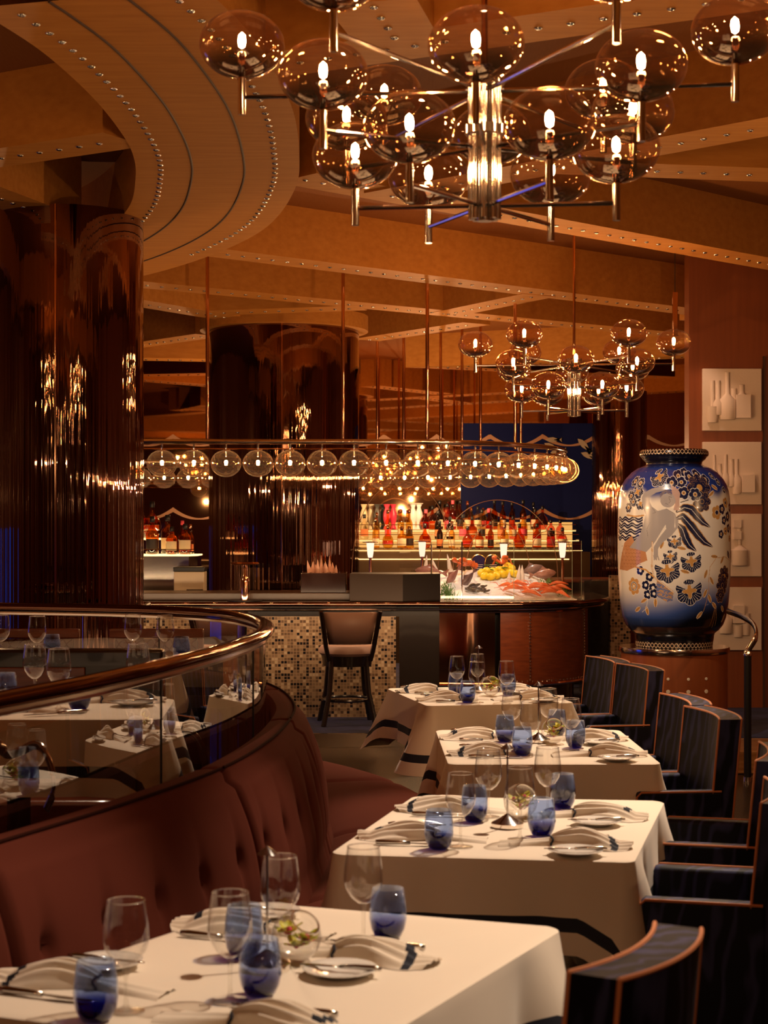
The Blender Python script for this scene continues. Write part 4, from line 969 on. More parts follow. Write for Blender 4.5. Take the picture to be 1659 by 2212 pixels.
# merfolk figure
poly([(110, 1060), (170, 985), (205, 1090), (290, 1150), (305, 1235), (240, 1265), (190, 1310), (130, 1345), (70, 1335)], np.array((.46, .22, .10)))
for i in range(9):
    for j in range(7):
        a, b = loc_(95 + i * 26 + (j % 2) * 13, 1080 + j * 36); R = np.hypot(a, b)
        put((np.abs(R - 17) < 2) & (b > 0) & (TX < S(245)) & (TY > 1085) & (TY < 1310) & (TY < 1345 - (TX - S(120)) * .3) , np.array((.25, .11, .05)))
for k in range(5): seg([(530 + k * 14, 480 + k * 10), (545 + k * 16, 560), (575 + k * 6, 640), (560 + k * 10, 720)], 9, np.array((.45, .31, .27)))
bodyp = [(248, 600), (262, 555), (330, 510), (420, 488), (500, 492), (505, 515), (440, 535), (380, 550), (322, 590), (322, 640), (345, 690), (400, 735), (480, 712), (555, 755), (598, 830), (596, 900), (530, 985), (450, 1050), (405, 1110), (402, 1190), (378, 1230), (362, 1180), (362, 1100), (410, 1010), (480, 915), (474, 872), (440, 930), (380, 1040), (330, 1110), (295, 1150), (200, 1120), (150, 1110), (205, 1020), (245, 960), (270, 860), (288, 770), (262, 690)]
poly(bodyp, GREY)
a, b = loc_(495, 628, .2); put((a / 78.) ** 2 + (b / 72.) ** 2 < 1, GREY)
for k in range(4): seg([(420, 560 + k * 12), (470, 520 + k * 8), (530, 540 + k * 12)], 3, np.array((.18, .14, .14)))
for k in range(4): seg([(350 + k * 16, 1180), (345 + k * 22, 1228)], 6, GREY)
dk = np.array((.12, .11, .12))
seg([(505, 600), (520, 640), (508, 655)], 2, dk); seg([(470, 660), (495, 668)], 2, dk); seg([(505, 590), (535, 600)], 2, dk)
seg([(345, 700), (380, 750), (350, 760)], 1.5, dk); seg([(330, 850), (300, 920), (310, 1000)], 1.5, dk); seg([(480, 712), (560, 760), (598, 840)], 1.5, dk)
# chain lines
seg([(350, 1050), (345, 1300), (360, 1400), (460, 1480), (550, 1555)], 8, GOLD); seg([(350, 1050), (345, 1300), (360, 1400), (460, 1480), (550, 1555)], 3.5, CREAM)
seg([(130, 775), (200, 790), (270, 780)], 8, GOLD); seg([(190, 1300), (290, 1330), (360, 1400)], 8, GOLD)
# gilded chain bands at lip and foot
for yc, am, per, th_ in ((127, 22, 66, 5), (2104, 22, 62, 6)):
    ph = TX * PI / per
    for sgn in (1, -1): put(np.abs(TY - yc - sgn * am * np.sin(ph)) < th_, np.array((.55, .40, .26)))
C = np.clip(C, 0, 1)
back = (th > PI / 2 + .24); C[:, back] = C[:, [NF - 1]]
rr = PRR * K; zz = base_z + (1403.5 - PY) * K; ang = th - PI / 2
X = rr[:, None] * np.cos(ang)[None]; Y = rr[:, None] * np.sin(ang)[None]; Z = zz[:, None].repeat(nT, 1)
V = np.stack([X, Y, Z], -1).reshape(-1, 3)
jj, ii = np.meshgrid(np.arange(nR - 1), np.arange(nT), indexing='ij'); kk = (ii + 1) % nT
FA = np.stack([jj * nT + ii, (jj + 1) * nT + ii, (jj + 1) * nT + kk, jj * nT + kk], -1).reshape(-1, 4)
me = bpy.data.meshes.new('vase'); me.vertices.add(len(V)); me.vertices.foreach_set('co', V.astype(np.float32).ravel())
me.loops.add(FA.size); me.loops.foreach_set('vertex_index', FA.astype(np.int32).ravel())
me.polygons.add(len(FA)); me.polygons.foreach_set('loop_start', (np.arange(len(FA)) * 4).astype(np.int32)); me.update(calc_edges=True)
me.polygons.foreach_set('use_smooth', [True] * len(FA))
ca = me.color_attributes.new('paint', 'FLOAT_COLOR', 'POINT')
ca.data.foreach_set('color', np.concatenate([C.reshape(-1, 3), np.ones((len(V), 1))], 1).astype(np.float32).ravel())
m_, nt, out = nodes('painted_porcelain'); b_ = N(nt, 'ShaderNodeBsdfPrincipled'); nt.links.new(b_.outputs[0], out.inputs[0])
vc = N(nt, 'ShaderNodeVertexColor'); vc.layer_name = 'paint'; nt.links.new(vc.outputs[0], b_.inputs['Base Color'])
b_.inputs['Roughness'].default_value = .22; b_.inputs['Coat Weight'].default_value = .45; b_.inputs['Coat Roughness'].default_value = .06
vase = link('vase', me, m_, loc=(VX, VD, 0)); tag(vase, 'huge blue and cream porcelain vase painted with flowers and a mermaid', 'vase')

# plaster reliefs
RD = 13.5
def lpx(px): return (px - 829.5) * RD / F
def zpx(py): return EYE - (py - HZ) * RD / F
RELN = ['top', 'second from top', 'third from top', 'lowest']
def vesselmb(prof, cx, z0): return MB().lathe([(r, z + z0) for r, z in prof], 24, (cx, 0, 0), M=Matrix.Diagonal((1, .75, 1)).to_3x3())
def bott(h, r, nr, sh=.55, top=None): return [(.001, 0), (r * .9, .002), (r, h * .06), (r, h * sh), (nr, h * (sh + .13)), (nr, h * .97), (nr * 1.15, h), (nr * .7, h), (nr * .7, h * .9)]
def cup(h, r): return [(.001, 0), (r * .8, .002), (r * .95, h * .3), (r, h), (r * .8, h), (r * .78, h * .8)]
RL = [((1516, 797, 1643, 931), [('b', 1537, 908, 85, 9, 4, .2), ('b', 1549, 898, 75, 12, 4.5, .35), ('c', 1537, 914, 35, 13), ('b', 1569, 908, 103, 18, 4.5, .42), ('c', 1583, 870, 30, 6), ('q', 1602, 904, 50, 15), ('b', 1600, 862, 30, 9, 5, .3)]),
      ((1516, 955, 1643, 1090), [('b', 1541, 1038, 55, 9, 2.5, .3), ('b', 1565, 1050, 68, 9, 3.5, .3), ('b', 1553, 1036, 34, 7, 3.5, .3), ('b', 1578, 1052, 60, 8, 4, .35), ('b', 1589, 1068, 76, 9, 3.5, .45), ('q', 1613, 1064, 38, 13)]),
      ((1516, 1110, 1643, 1245), [('q', 1590, 1140, 18, 8), ('q', 1590, 1165, 18, 8), ('b', 1595, 1222, 84, 18, 4, .40), ('c', 1560, 1215, 50, 14)]),
      ((1516, 1268, 1643, 1404), [('b', 1565, 1368, 70, 14, 5, .45), ('q', 1592, 1345, 38, 12), ('c', 1609, 1372, 48, 9), ('c', 1592, 1376, 26, 11)])]
for i, ((ax, ay, bx_, by), items) in enumerate(RL):
    r = thing('plaster_relief', 'square white plaster relief of bottles, %s of four on the right wall' % RELN[i], 'relief', (lpx((ax + bx_) / 2), RD - .001, zpx((ay + by) / 2)), 0, 'plaster reliefs on the right wall')
    hw = (bx_ - ax) / 2 * RD / F; hh = (by - ay) / 2 * RD / F
    link('panel', MB().box(-hw, hw, -.035, 0, -hh, hh), M['plaster'], r, smooth=False, bevel=.004)
    for it in items:
        k = RD / F; cx = (it[1] - (ax + bx_) / 2) * k; z0 = ((ay + by) / 2 - it[2]) * k; h = it[3] * k; rr_ = it[4] * k
        if it[0] == 'b': mb = vesselmb(bott(h, rr_, it[5] * k, it[6]), cx, z0)
        elif it[0] == 'c': mb = vesselmb(cup(h, rr_), cx, z0)
        else: mb = MB().box(cx - rr_, cx + rr_, -rr_ * .8, rr_ * .3, z0, z0 + h)
        mb.v = [(x, y - .04, z) for x, y, z in mb.v]
        link('vessel', mb, M['plaster2'], r)
# stair post, curved rail, step
p = ON(1615, 1688, 0)
sp_ = thing('rail_post', 'black floor post with lit chrome joint and curved handrail right of the pedestal', 'post', (p.x, p.y, 0))
link('pole', MB().tube([(0, 0, .03), (0, 0, .80)], .024, 16), M['black'], sp_)
link('foot', MB().lathe([(.001, 0.001), (.032, .001), (.03, .03), (.001, .03)], 20), M['chrome'], sp_)
link('joint', MB().lathe([(.001, .80), (.028, .80), (.030, .815), (.022, .835), (.001, .84)], 20), M['chrome'], sp_)
link('joint_light', MB().ball((0, -.02, .822), .010, 10, 6), M['ledwarm'], sp_)
def rp(px, py, D): q = WP(px, py, D); return (q.x - p.x, q.y - p.y, q.z)
link('handrail', MB().tube(catmull([rp(1616, 1404, 10.6), rp(1633, 1375, 10.6), rp(1628, 1350, 10.7), rp(1605, 1333, 10.9), rp(1572, 1320, 11.2)], .02), .012, 10, rz=.02), M['chrome'], sp_)
stp = structure('trim_7', MB().box(2.17, 6.0, 10.95, 11.6, .001, .155), pbr('light_burl_step', (.48, .24, .09), .3, coat=.5, var=((1, 3, 14), 2.5, (.25, .10, .03), .2)), smooth=False, bevel=.01)
# ================================================================== BANQUETTE
BK = catmull([(-1.75, 1.9, 0), (-1.24, 2.75, 0), (-0.85, 3.69, 0), (-0.63, 4.25, 0), (-0.455, 4.83, 0), (-0.36, 5.45, 0), (-0.325, 6.1, 0), (-0.345, 6.6, 0), (-0.45, 7.2, 0), (-0.66, 7.78, 0), (-1.0, 8.2, 0), (-1.6, 8.5, 0)], 0.02)
def arc_s(path):
    s = [0]
    for i in range(1, len(path)): s.append(s[-1] + (path[i] - path[i - 1]).length)
    return s
SB = arc_s(BK)
def s_at_y(y): return min(((abs(p.y - y), s) for p, s in zip(BK, SB)))[1]
def frame(s):
    s = max(0, min(SB[-1] - 1e-4, s)); i = int(np.searchsorted(SB, s)); i = max(1, min(len(BK) - 1, i))
    k = (s - SB[i - 1]) / (SB[i] - SB[i - 1]); p = BK[i - 1].lerp(BK[i], k)
    d = (BK[min(i + 2, len(BK) - 1)] - BK[max(0, i - 3)]).normalized(); return p, Vector((d.y, -d.x, 0))
ban = thing('banquette', 'long curved russet velvet banquette with buttoned back along the tables', 'banquette', (0, 0, 0))
cuts = [0.0, s_at_y(2.55), s_at_y(3.62), s_at_y(4.83), s_at_y(6.05), s_at_y(7.15), SB[-1]]
ZB, ZTP, ZMID = 0.44, 0.935, 0.70
for a, b in zip(cuts[:-1], cuts[1:]):
    L = b - a; n = int(L / 0.012); nb = max(3, round(L / 0.235)); rows = []
    bs = [a + L * (k + .5) / nb for k in range(nb)]
    prof = [(-.095, .55), (-.10, .80), (-.10, .915), (-.085, .935), (-.05, .940), (-.018, .938), (-.004, .928), (0.004, .905)]
    for z in np.linspace(.885, ZB, 26): prof.append((None, z))
    for (o_, z) in prof:
        row = []
        for i in range(n + 1):
            s = a + 0.004 + (L - .008) * i / n; p, nn = frame(s); e = min(s - a, b - s); edge = min(1, e / .035)
            if o_ is None:
                t = (ZTP - z) / (ZTP - ZB); lean = 0.006 + .129 * t; bulge = .035 * math.sin(min(1, t * 1.15 + .02) * PI) ** .9
                db = min(abs(s - q) for q in bs)
                dz = z - ZMID
                dim = .026 * math.exp(-((db / .022) ** 2 + (dz / .026) ** 2)) + .012 * math.exp(-((db / .075) ** 2 + (dz / .08) ** 2)) + .010 * math.exp(-(db / .022) ** 2) * (math.exp(-(dz / .12) ** 2) if dz > 0 else math.exp(-(dz / .22) ** 2))
                off_ = lean + bulge - dim
                off_ -= .045 * (1 - edge) ** 2
            else: off_ = o_ - (.0 if o_ < -.02 else .03 * (1 - edge) ** 2)
            zz_ = z - (.008 * (1 - edge) ** 2 if o_ is not None else 0)
            q = p + nn * off_; row.append((q.x, q.y, zz_))
        rows.append(row)
    sec = link('backrest', MB().grid(rows), M['velvet'], ban)
    for q in bs:
        p, nn = frame(q); c = p + nn * (.006 + .129 * (ZTP - ZMID) / (ZTP - ZB) + .035 * .97 - .046); link('button', MB().ball((c.x, c.y, ZMID), .011, 10, 6), M['velvetd'], sec)
    link('welt', MB().tube([(lambda pn: (pn[0].x + pn[1].x * -.014, pn[0].y + pn[1].y * -.014, .9405))(frame(a + .01 + (L - .02) * k / 60)) for k in range(61)], .0045, 6), M['velvetd'], sec)
scuts = [s_at_y(2.0), s_at_y(3.1), s_at_y(4.2), s_at_y(5.3), s_at_y(6.4), s_at_y(7.5), s_at_y(8.3), SB[-1]]
for a, b in zip(scuts[:-1], scuts[1:]):
    L = b - a; n = 40; rows = []
    for j in range(15):
        u = j / 14; off_ = .10 + .57 * u; z = .43 + .045 * (1 - abs(2 * u - 1) ** 4)
        if u > .93: z -= .03 * ((u - .93) / .07)
        rows.append([])
        for i in range(n + 1):
            s = a + .004 + (L - .008) * i / n; p, nn = frame(s); e = min(1, min(s - a, b - s) / .05)
            q = p + nn * off_; rows[-1].append((q.x, q.y, z - .02 * (1 - e) ** 2))
    fr = []
    for z in (.40, .24):
        fr.append([(q[0], q[1], z) for q in rows[-1]])
    link('seat', MB().grid(rows + fr), M['velvet'], ban)
rows = [[], [], []]
for i in range(160):
    p, nn = frame(SB[-1] * i / 159)
    for j, (o_, z) in enumerate(((.60, .25), (.56, .001), (.0, .001))): q = p + nn * o_; rows[j].append((q.x, q.y, z))
link('plinth', MB().grid(rows), M['darkwood'], ban, smooth=False)

# glass balustrade
RS = arc_s(RAIL)
bal = thing('balustrade', 'curved glass balustrade with polished copper handrail behind the banquette', 'railing', (0, 0, 0))
link('handrail', MB().tube([p + Vector((0, 0, 1.235)) for p in RAIL], 0.034, 14, rz=0.020), M['rail'], bal)
link('under_rail', MB().tube([p + Vector((0, 0, 1.205)) for p in RAIL], 0.012, 8), M['chrome'], bal)
def rail_at_y(y): return min(range(len(RAIL)), key=lambda i: abs(RAIL[i].y - y) + (0 if RAIL[i].x > -3 else 9))
js = [0, rail_at_y(3.2), rail_at_y(4.87), rail_at_y(6.0), rail_at_y(7.3), rail_at_y(8.0), len(RAIL) - 1]
for a, b in zip(js[:-1], js[1:]):
    P = RAIL[a:b + 1]
    if len(P) < 2: continue
    link('pane', MB().grid([[(p.x, p.y, .272) for p in P], [(p.x, p.y, 1.20) for p in P]]), M['pane'], bal)
    q = P[-1]; link('joint', MB().box(q.x - .003, q.x + .003, q.y - .003, q.y + .003, .272, 1.2), M['black'], bal, smooth=False)

# ================================================================== TABLES
def V2(x, y): return Vector((x, y, 0))
def cloth_mesh(FL, FR, NR, NL, zt, drop=.245, cdrop=.08, seed=0, cout=.03):
    rnd = random.Random(seed); P = [V2(*NL), V2(*NR), V2(*FR), V2(*FL)]; r = .035; per = []
    for i in range(4):
        a, b, c = P[i - 1], P[i], P[(i + 1) % 4]; d1 = (b - a).normalized(); d2 = (c - b).normalized()
        L = (b - a).length; m = int(L / .02)
        for k in range(m):
            t = k / m
            q = a + d1 * (r + (L - 2 * r) * t); nrm = Vector((d1.y, -d1.x, 0)); per.append((q, nrm, min(q_d for q_d in ((q - a).length, (q - b).length)), i, t * L))
        s_ = b - d1 * r; e_ = b + d2 * r; n1 = Vector((d1.y, -d1.x, 0)); n2 = Vector((d2.y, -d2.x, 0))
        for k in range(9):
            t = k / 9; nrm = (n1 * math.cos(t * PI / 2) + n2 * math.sin(t * PI / 2)).normalized(); cen = b - d1 * r + d2 * r
            per.append((cen + (n1 * math.cos(t * PI / 2) + n2 * math.sin(t * PI / 2)) * r, nrm, 0.0, i, 0))
    C0 = (P[0] + P[1] + P[2] + P[3]) / 4; n = len(per)
    ts = [0, .25, .5, .7, .8]; rows = []
    for f in (0.0, .35, .7, .93): rows.append([(C0.x + (q.x - C0.x) * f, C0.y + (q.y - C0.y) * f, zt + (0.0005 * math.sin(i * .3))) for i, (q, *_r) in enumerate(per)])
    rows.append([(q.x, q.y, zt) for q, *_r in per]); rows.append([(q.x + nn.x * .005, q.y + nn.y * .005, zt - .002) for q, nn, *_r in per])
    levels = [.02, .06, .10, .14]; hemd = []
    for i, (q, nn, dc, sd, L) in enumerate(per):
        k = max(0, 1 - dc / .14); hemd.append(drop + cdrop * k)
    fr = [.04, .12, .22, .34, .48, .62]
    def pt(i, d):
        q, nn, dc, sd, L = per[i]; t = d / (drop + cdrop); k = max(0, 1 - dc / .20)
        out = .006 + .022 * t + cout * (k ** 1.6) * t ** 1.1 + (.075 if sd in (0, 2) else .005) * t * math.exp(-((dc - .11) / .07) ** 2) - .03 * t * math.exp(-((dc - .25) / .05) ** 2) * (1 if dc > 0 else 0)
        out += .006 * t * math.sin(L * 16 + seed + sd * 2) * (1 - k)
        return (q.x + nn.x * out, q.y + nn.y * out, zt - .004 - d)
    for f in fr: rows.append([pt(i, hemd[i] * 0 + (hemd[i] - .125) * f / .62) for i in range(n)])
    s0 = len(rows) - 1
    rows.append([pt(i, hemd[i] - .098) for i in range(n)])
    rows.append([pt(i, hemd[i] - .060) for i in range(n)]); rows.append([pt(i, hemd[i] - .03) for i in range(n)])
    rows.append([pt(i, hemd[i]) for i in range(n)])
    st = s0 + 1
    mb = MB().grid(rows, closed=True, mif=lambda j, i: 1 if j == st else 0)
    mb.add([rows[0][i] for i in range(n)], [tuple(range(n))]); return mb
def make_table(quad, zt, zf, name, label, clabel, seed):
    FL, FR, NR, NL = quad; c = (V2(*FL) + V2(*FR) + V2(*NR) + V2(*NL)) / 4
    t = thing('dining_table', label, 'table', (c.x, c.y, zf))
    ins = [(c + (V2(*q) - c) * .97 - c) for q in (NL, NR, FR, FL)]
    link('tabletop', MB().prism([(q.x, q.y) for q in ins], zt - zf - .032, zt - zf - .006), M['darkwood'], t, smooth=False)
    link('pedestal', MB().lathe([(.001, .002), (.24, .002), (.24, .02), (.05, .04), (.04, .1), (.04, zt - zf - .033)], 32), M['darkwood'], t)
    cl = link('tablecloth', cloth_mesh(FL, FR, NR, NL, zt, seed=seed, cout=.13 if name == '4' else .03), [M['cloth'], M['stripe']])
    tag(cl, clabel, 'tablecloth', 'cream tablecloths with a navy stripe'); return t
Q1 = ((-.296, 3.95), (.397, 3.71), (-.065, 2.80), (-.81, 3.09))
Q2 = ((.100, 5.49), (.905, 5.40), (.660, 4.43), (-.144, 4.54))
Q3 = ((.230, 7.25), (1.02, 7.25), (1.032, 6.23), (.245, 6.23))
Q4 = ((.020, 9.08), (.770, 9.22), (.950, 8.36), (.216, 8.22))
U1 = ((-1.75, 6.02), (-.755, 5.97), (-.72, 5.36), (-1.75, 5.36))
U2 = ((-2.25, 8.3), (-1.15, 8.35), (-.93, 7.55), (-2.2, 7.5))
TT = 0.75; TU = 1.02
make_table(Q1, TT, 0, '1', 'front table nearest the camera, its top out of focus', 'cream cloth on the nearest table, corner hanging beside the blurred blue chair', 1)
make_table(Q2, TT, 0, '2', 'second table from the camera, fully laid', 'cream cloth on the second table, navy corner above the dark chair', 2)
make_table(Q3, TT, 0, '3', 'third table from the camera, beside two high blue chairs', 'cream cloth on the third table, overlapping the fourth', 3)
make_table(Q4, TT, 0, '4', 'farthest table of the row, in front of the bar', 'cream cloth on the farthest table, navy striped corner pointing left', 4)
make_table(U1, TU, .27, '5', 'raised table behind the glass rail at the left edge', 'cream cloth on the raised table behind the glass at left', 5)
make_table(U2, TU, .27, '6', 'raised table further back, beyond the black booth back', 'cream cloth on the farther raised table, seen through the curved glass', 6)

# ---- tableware prototypes
wine_me = mesh_of('wine_glass', MB().lathe([(.0035, .082), (.012, .0835), (.026, .095), (.0385, .115), (.0425, .132), (.0405, .16), (.0345, .204)], 40), M['wine'])
wr_me = mesh_of('rim', MB().tube([(.0345 * math.cos(a), .0345 * math.sin(a), .204) for a in np.linspace(0, 2 * PI, 37)[:-1]], .0010, 6, closed=True), M['crystal'])
wb_me = mesh_of('stem', MB().lathe([(.0005, .083), (.006, .080), (.0042, .06), (.0036, .035), (.0042, .015), (.008, .006), (.034, .0018), (.0355, .0008), (.034, 0), (.001, 0)], 36), M['wine'])
tm_me = mesh_of('tumbler', MB().lathe([(.0005, .006), (.024, .0065), (.033, .018), (.0392, .042), (.0385, .065), (.0335, .108)], 40).lathe([(.001, .0), (.022, .0), (.029, .006), (.0365, .022), (.041, .045), (.040, .068), (.0345, .1085), (.0335, .108)], 40), M['blue'])
def wine(x, y, z, label):
    r = raw('wine_glass', wine_me, None, (x, y, z + .0012)); raw('rim', wr_me, r, (0, 0, 0)); raw('stem', wb_me, r, (0, 0, 0))
    return tag(r, label, 'wine glass', 'clear wine glasses on the tables')
def tumbler(x, y, z, label):
    r = raw('tumbler', tm_me, None, (x, y, z + .0012)); r.rotation_euler = (0, 0, x * 7)
    return tag(r, label, 'tumbler', 'blue tumblers on the tables')
def plate_and_knife(x, y, z, rz, where):
    r = raw('bread_plate', PL_ME, None, (x, y, z + .001), (0, 0, rz)); tag(r, 'white bread plate %s' % where, 'plate', 'bread plates')
    k = thing('butter_knife', 'butter knife on the plate %s' % where, 'knife', (x, y, z + .0175), rz, 'butter knives')
    raw('blade', BK_B, k, (0, 0, 0)); raw('handle', BK_H, k, (0, 0, 0))
PL_ME = mesh_of('bread_plate', MB().lathe([(.001, .004), (.045, .005), (.052, .009), (.074, .0150), (.075, .016), (.073, .0165), (.050, .0115), (.044, .0075), (.001, .0065)], 48), M['plate'])
BK_B = mesh_of('blade', MB().tube([(-.085, 0, .0), (-.07, 0, .001), (-.02, 0, .001), (.0, 0, .001)], [.003, .009, .008, .004], 8, rz=.0012), M['steel'])
BK_H = mesh_of('handle', MB().tube([(-.002, 0, .001), (.03, 0, .003), (.07, 0, .003), (.085, 0, .002)], [.0035, .005, .006, .004], 8), M['steel'])
TK_B = mesh_of('blade', MB().tube([(-.115, 0, .0), (-.10, 0, 0), (-.04, 0, 0), (0, 0, .001)], [.002, .009, .010, .005], 8, rz=.0011), M['steel'])
TK_H = mesh_of('handle', MB().tube([(0, 0, .001), (.03, 0, .002), (.08, 0, .002), (.098, 0, .002)], [.005, .006, .0075, .006], 10), M['steel'])
def knife(x, y, z, rz, where):
    k = thing('table_knife', 'long steel table knife %s' % where, 'knife', (x, y, z + .007), rz, 'table knives'); raw('blade', TK_B, k, (0, 0, 0)); raw('handle', TK_H, k, (0, 0, 0))
def napkin_mesh(seed):
    rnd = random.Random(seed); mb = MB(); ns, nt_ = 36, 34; rows = []
    ph = rnd.random() * 6
    for j in range(ns + 1):
        s = j / ns; row = []
        w = .016 + .052 * ss(0, .9, s) ** .8 - .018 * ss(.8, 1, s); H = .013 + .032 * math.sin(PI * min(1, s * 1.12 + .08)) ** .8
        for i in range(nt_ + 1):
            t = -1 + 2 * i / nt_; prf = (1 - abs(t) ** 2.4) ** .8
            pl = .0085 * math.cos(t * 19 + s * 2.4 + ph) * prf * (1 - .55 * s) + .003 * math.sin(s * 9 + t * 3 + ph)
            row.append((.205 * s + .022 * (1 - t * t) * s, w * t * 1.0 + .014 * s * math.sin(ph), max(.0005, H * prf * (1 - .55 * max(0, t) * s) + pl * (1 if prf > .2 else 0))))
        rows.append(row)
    mb.grid(rows, mif=lambda j, i: 1 if abs(j / ns - (.82 - .22 * i / nt_)) < .045 and i > nt_ * .0 and i < nt_ * .62 else 0)
    rows = []
    for j in range(15):
        s = j / 14; w = .014 + .026 * s; row = []
        for i in range(15):
            t = -1 + 2 * i / 14; row.append((.004 - .15 * s, w * t, .0008 + (.014 * (1 - s) + .006) * (1 - t * t) + .0015 * math.cos(t * 9)))
        rows.append(row)
    mb.grid(rows, mif=lambda j, i: 0)
    return mb
NPM = []
for i in range(4):
    NPM.append(mesh_of('napkin', napkin_mesh(i), [M['cloth'], M['stripe']]))
ring_me = mesh_of('napkin_band', MB().tube([(0.002 + .003 * math.sin(a * 3), .0195 * math.cos(a), .011 + .013 * math.sin(a)) for a in np.linspace(0, 2 * PI, 25)[:-1]], .0032, 6, closed=True), M['stripe'])
npc = 0
def napkin(x, y, z, rz, where, flip=False):
    global npc
    r = raw('napkin', NPM[npc % 4], None, (x, y, z + .001), (0, 0, rz)); npc += 1
    raw('napkin_band', ring_me, r, (0, 0, 0)); tag(r, 'folded striped cream napkin %s' % where, 'napkin', 'napkins')
    if flip: r.scale = (1, -1, 1)
def table_lamp(x, y, z, label, lit=1.0):
    r = thing('table_lamp', label, 'lamp', (x, y, z + .001), 0, 'slim cordless table lamps')
    link('base', MB().lathe([(.001, .0), (.047, .0), (.048, .004), (.048, .013), (.046, .0145), (.001, .0145)], 40), M['chrome'], r)
    link('cone', MB().lathe([(.044, .0147), (.024, .026), (.004, .040), (.001, .040)], 32), M['bronze'], r)
    link('pole', MB().tube([(0, 0, .039), (0, 0, .236)], .0026, 8), M['steel'], r)
    s = link('shade', MB().lathe([(.021, .232), (.010, .242), (.001, .248)], 24), M['bronze'], r)
    link('lamp_bulb', MB().lathe([(.001, .2325), (.007, .2330), (.007, .2355), (.001, .236)], 12), M['ledwarm'], s)
yel = pbr('orchid_yellow', (.75, .62, .04), .5, var=((1, 1, 1), 60, (.35, .50, .03), .2)); mag = pbr('orchid_magenta', (.55, .03, .10), .5)
def orchid_mb(seed):
    rnd = random.Random(seed); mb = MB()
    for f in range(5):
        ca = rnd.random() * 6.28; cr = .018 * (f > 0); cx, cyy, cz = cr * math.cos(ca), cr * math.sin(ca), .012 + .009 * f * .6 + .004
        for k in range(5):
            a = 2 * PI * k / 5 + f; rows = []
            for j in range(6):
                s = j / 5; w = .0085 * math.sin(PI * min(.95, s * .85 + .12)); row = []
                for i in range(5):
                    t = -1 + i / 2; d = .021 * s
                    row.append((cx + math.cos(a) * d - math.sin(a) * w * t, cyy + math.sin(a) * d + math.cos(a) * w * t, cz + .012 * s * (1 if k % 2 else .4) + .002 * t * t))
                rows.append(row)
            mb.grid(rows, mif=lambda j, i, k=k: 1 if (j in (2,) and k % 2 == 0) or j == 0 else 0)
        mb.ball((cx, cyy, cz + .003), .005, 8, 6, mi=1)
    return mb
ORM = [mesh_of('orchid_bloom', orchid_mb(i), [yel, mag]) for i in range(2)]
bwl = MB(); R_ = .052; prof = []
for k in range(27):
    a = PI * k / 26 * .80; prof.append((max(.0006, R_ * math.sin(a)), -R_ * math.cos(a)))
bwl.lathe(prof, 40); BW = mesh_of('glass_bowl', bwl, M['wine'])
BWR = mesh_of('rim', MB().tube([(prof[-1][0] * math.cos(a), prof[-1][0] * math.sin(a), prof[-1][1]) for a in np.linspace(0, 2 * PI, 33)[:-1]], .0022, 8, closed=True), M['crystal'])
def bowl(x, y, z, i, label, flabel, rz=0):
    r = raw('glass_bowl', BW, None, (x, y, z + .0525), (.62, .25, rz)); raw('rim', BWR, r, (0, 0, 0)); tag(r, label, 'bowl', 'round glass bowls with orchids')
    o = raw('orchid_bloom', ORM[i % 2], None, (x, y, z + .004), (0, 0, i)); o.scale = (1.3, 1.3, 1.6); tag(o, flabel, 'flower', 'orchids in the glass bowls')
def at(px, D, z=TT): return ((px - 829.5) * D / F, D, z)
TN = {1: 'on the nearest table', 2: 'on the second table', 3: 'on the third table', 4: 'on the farthest table'}
WG = {1: [(272, 3.07, 'at its left corner'), (497, 3.136, 'in the middle of its near side'), (605, 3.48, 'behind the orchid bowl'), (785, 3.58, 'at its far right')],
      2: [(995, 4.63, 'front left'), (1055, 5.10, 'back left'), (1123, 4.74, 'front right, before the orchid bowl'), (1183, 5.16, 'back right')],
      3: [(1105, 6.9, 'at its left'), (1146, 6.5, 'in the middle front'), (1184, 7.0, 'in the middle back'), (1233, 6.6, 'at its right')],
      4: [(987, 8.7, 'at its left'), (1030, 8.35, 'in the middle front'), (1031, 8.85, 'in the middle back'), (1094, 8.4, 'at its right')]}
for k, L in WG.items():
    for px, D, t in L: wine(*at(px, D), 'clear wine glass %s, %s' % (TN[k], t))
TG = {1: [(207, 3.01, 'at its front left corner'), (562, 3.17, 'nearest its middle, before the orchid bowl'), (527, 3.45, 'behind the middle wine glass'), (838, 3.61, 'at its far right')],
      2: [(948, 4.60, 'front left'), (1025, 5.02, 'back left, half hidden'), (1170, 4.79, 'front right'), (1216, 5.26, 'back right')],
      3: [(1091, 6.86, 'at its left'), (1128, 6.46, 'in the middle front'), (1243, 6.68, 'at its right'), (1203, 7.06, 'at its back')],
      4: [(984, 8.78, 'back left'), (1010, 8.35, 'front left'), (1098, 8.72, 'at its right')]}
for k, L in TG.items():
    for px, D, t in L: tumbler(*at(px, D), 'blue tinted tumbler %s, %s' % (TN[k], t))
for k, px, D in ((1, 577, 3.36), (2, 1096, 4.93), (3, 1163, 6.84), (4, 1034, 8.88)):
    table_lamp(*at(px, D), 'slim table lamp with cone foot and tiny shade %s' % TN[k])
for k, px, D, rz in ((1, 622, 3.42, .5), (2, 1124, 5.08, .2), (3, 1196, 6.80, -.4), (4, 1060, 8.68, .3)):
    bowl(*at(px + (18 if k == 1 else 0), D), k, 'round glass bowl with slanting mouth %s' % TN[k], 'yellow and magenta orchids lying in the glass bowl %s' % TN[k], rz)
QS = {1: Q1, 2: Q2, 3: Q3, 4: Q4}
def bil(Q, u, v):
    FL, FR, NR, NL = [V2(*q) for q in Q]; return (NL.lerp(NR, u)).lerp(FL.lerp(FR, u), v)
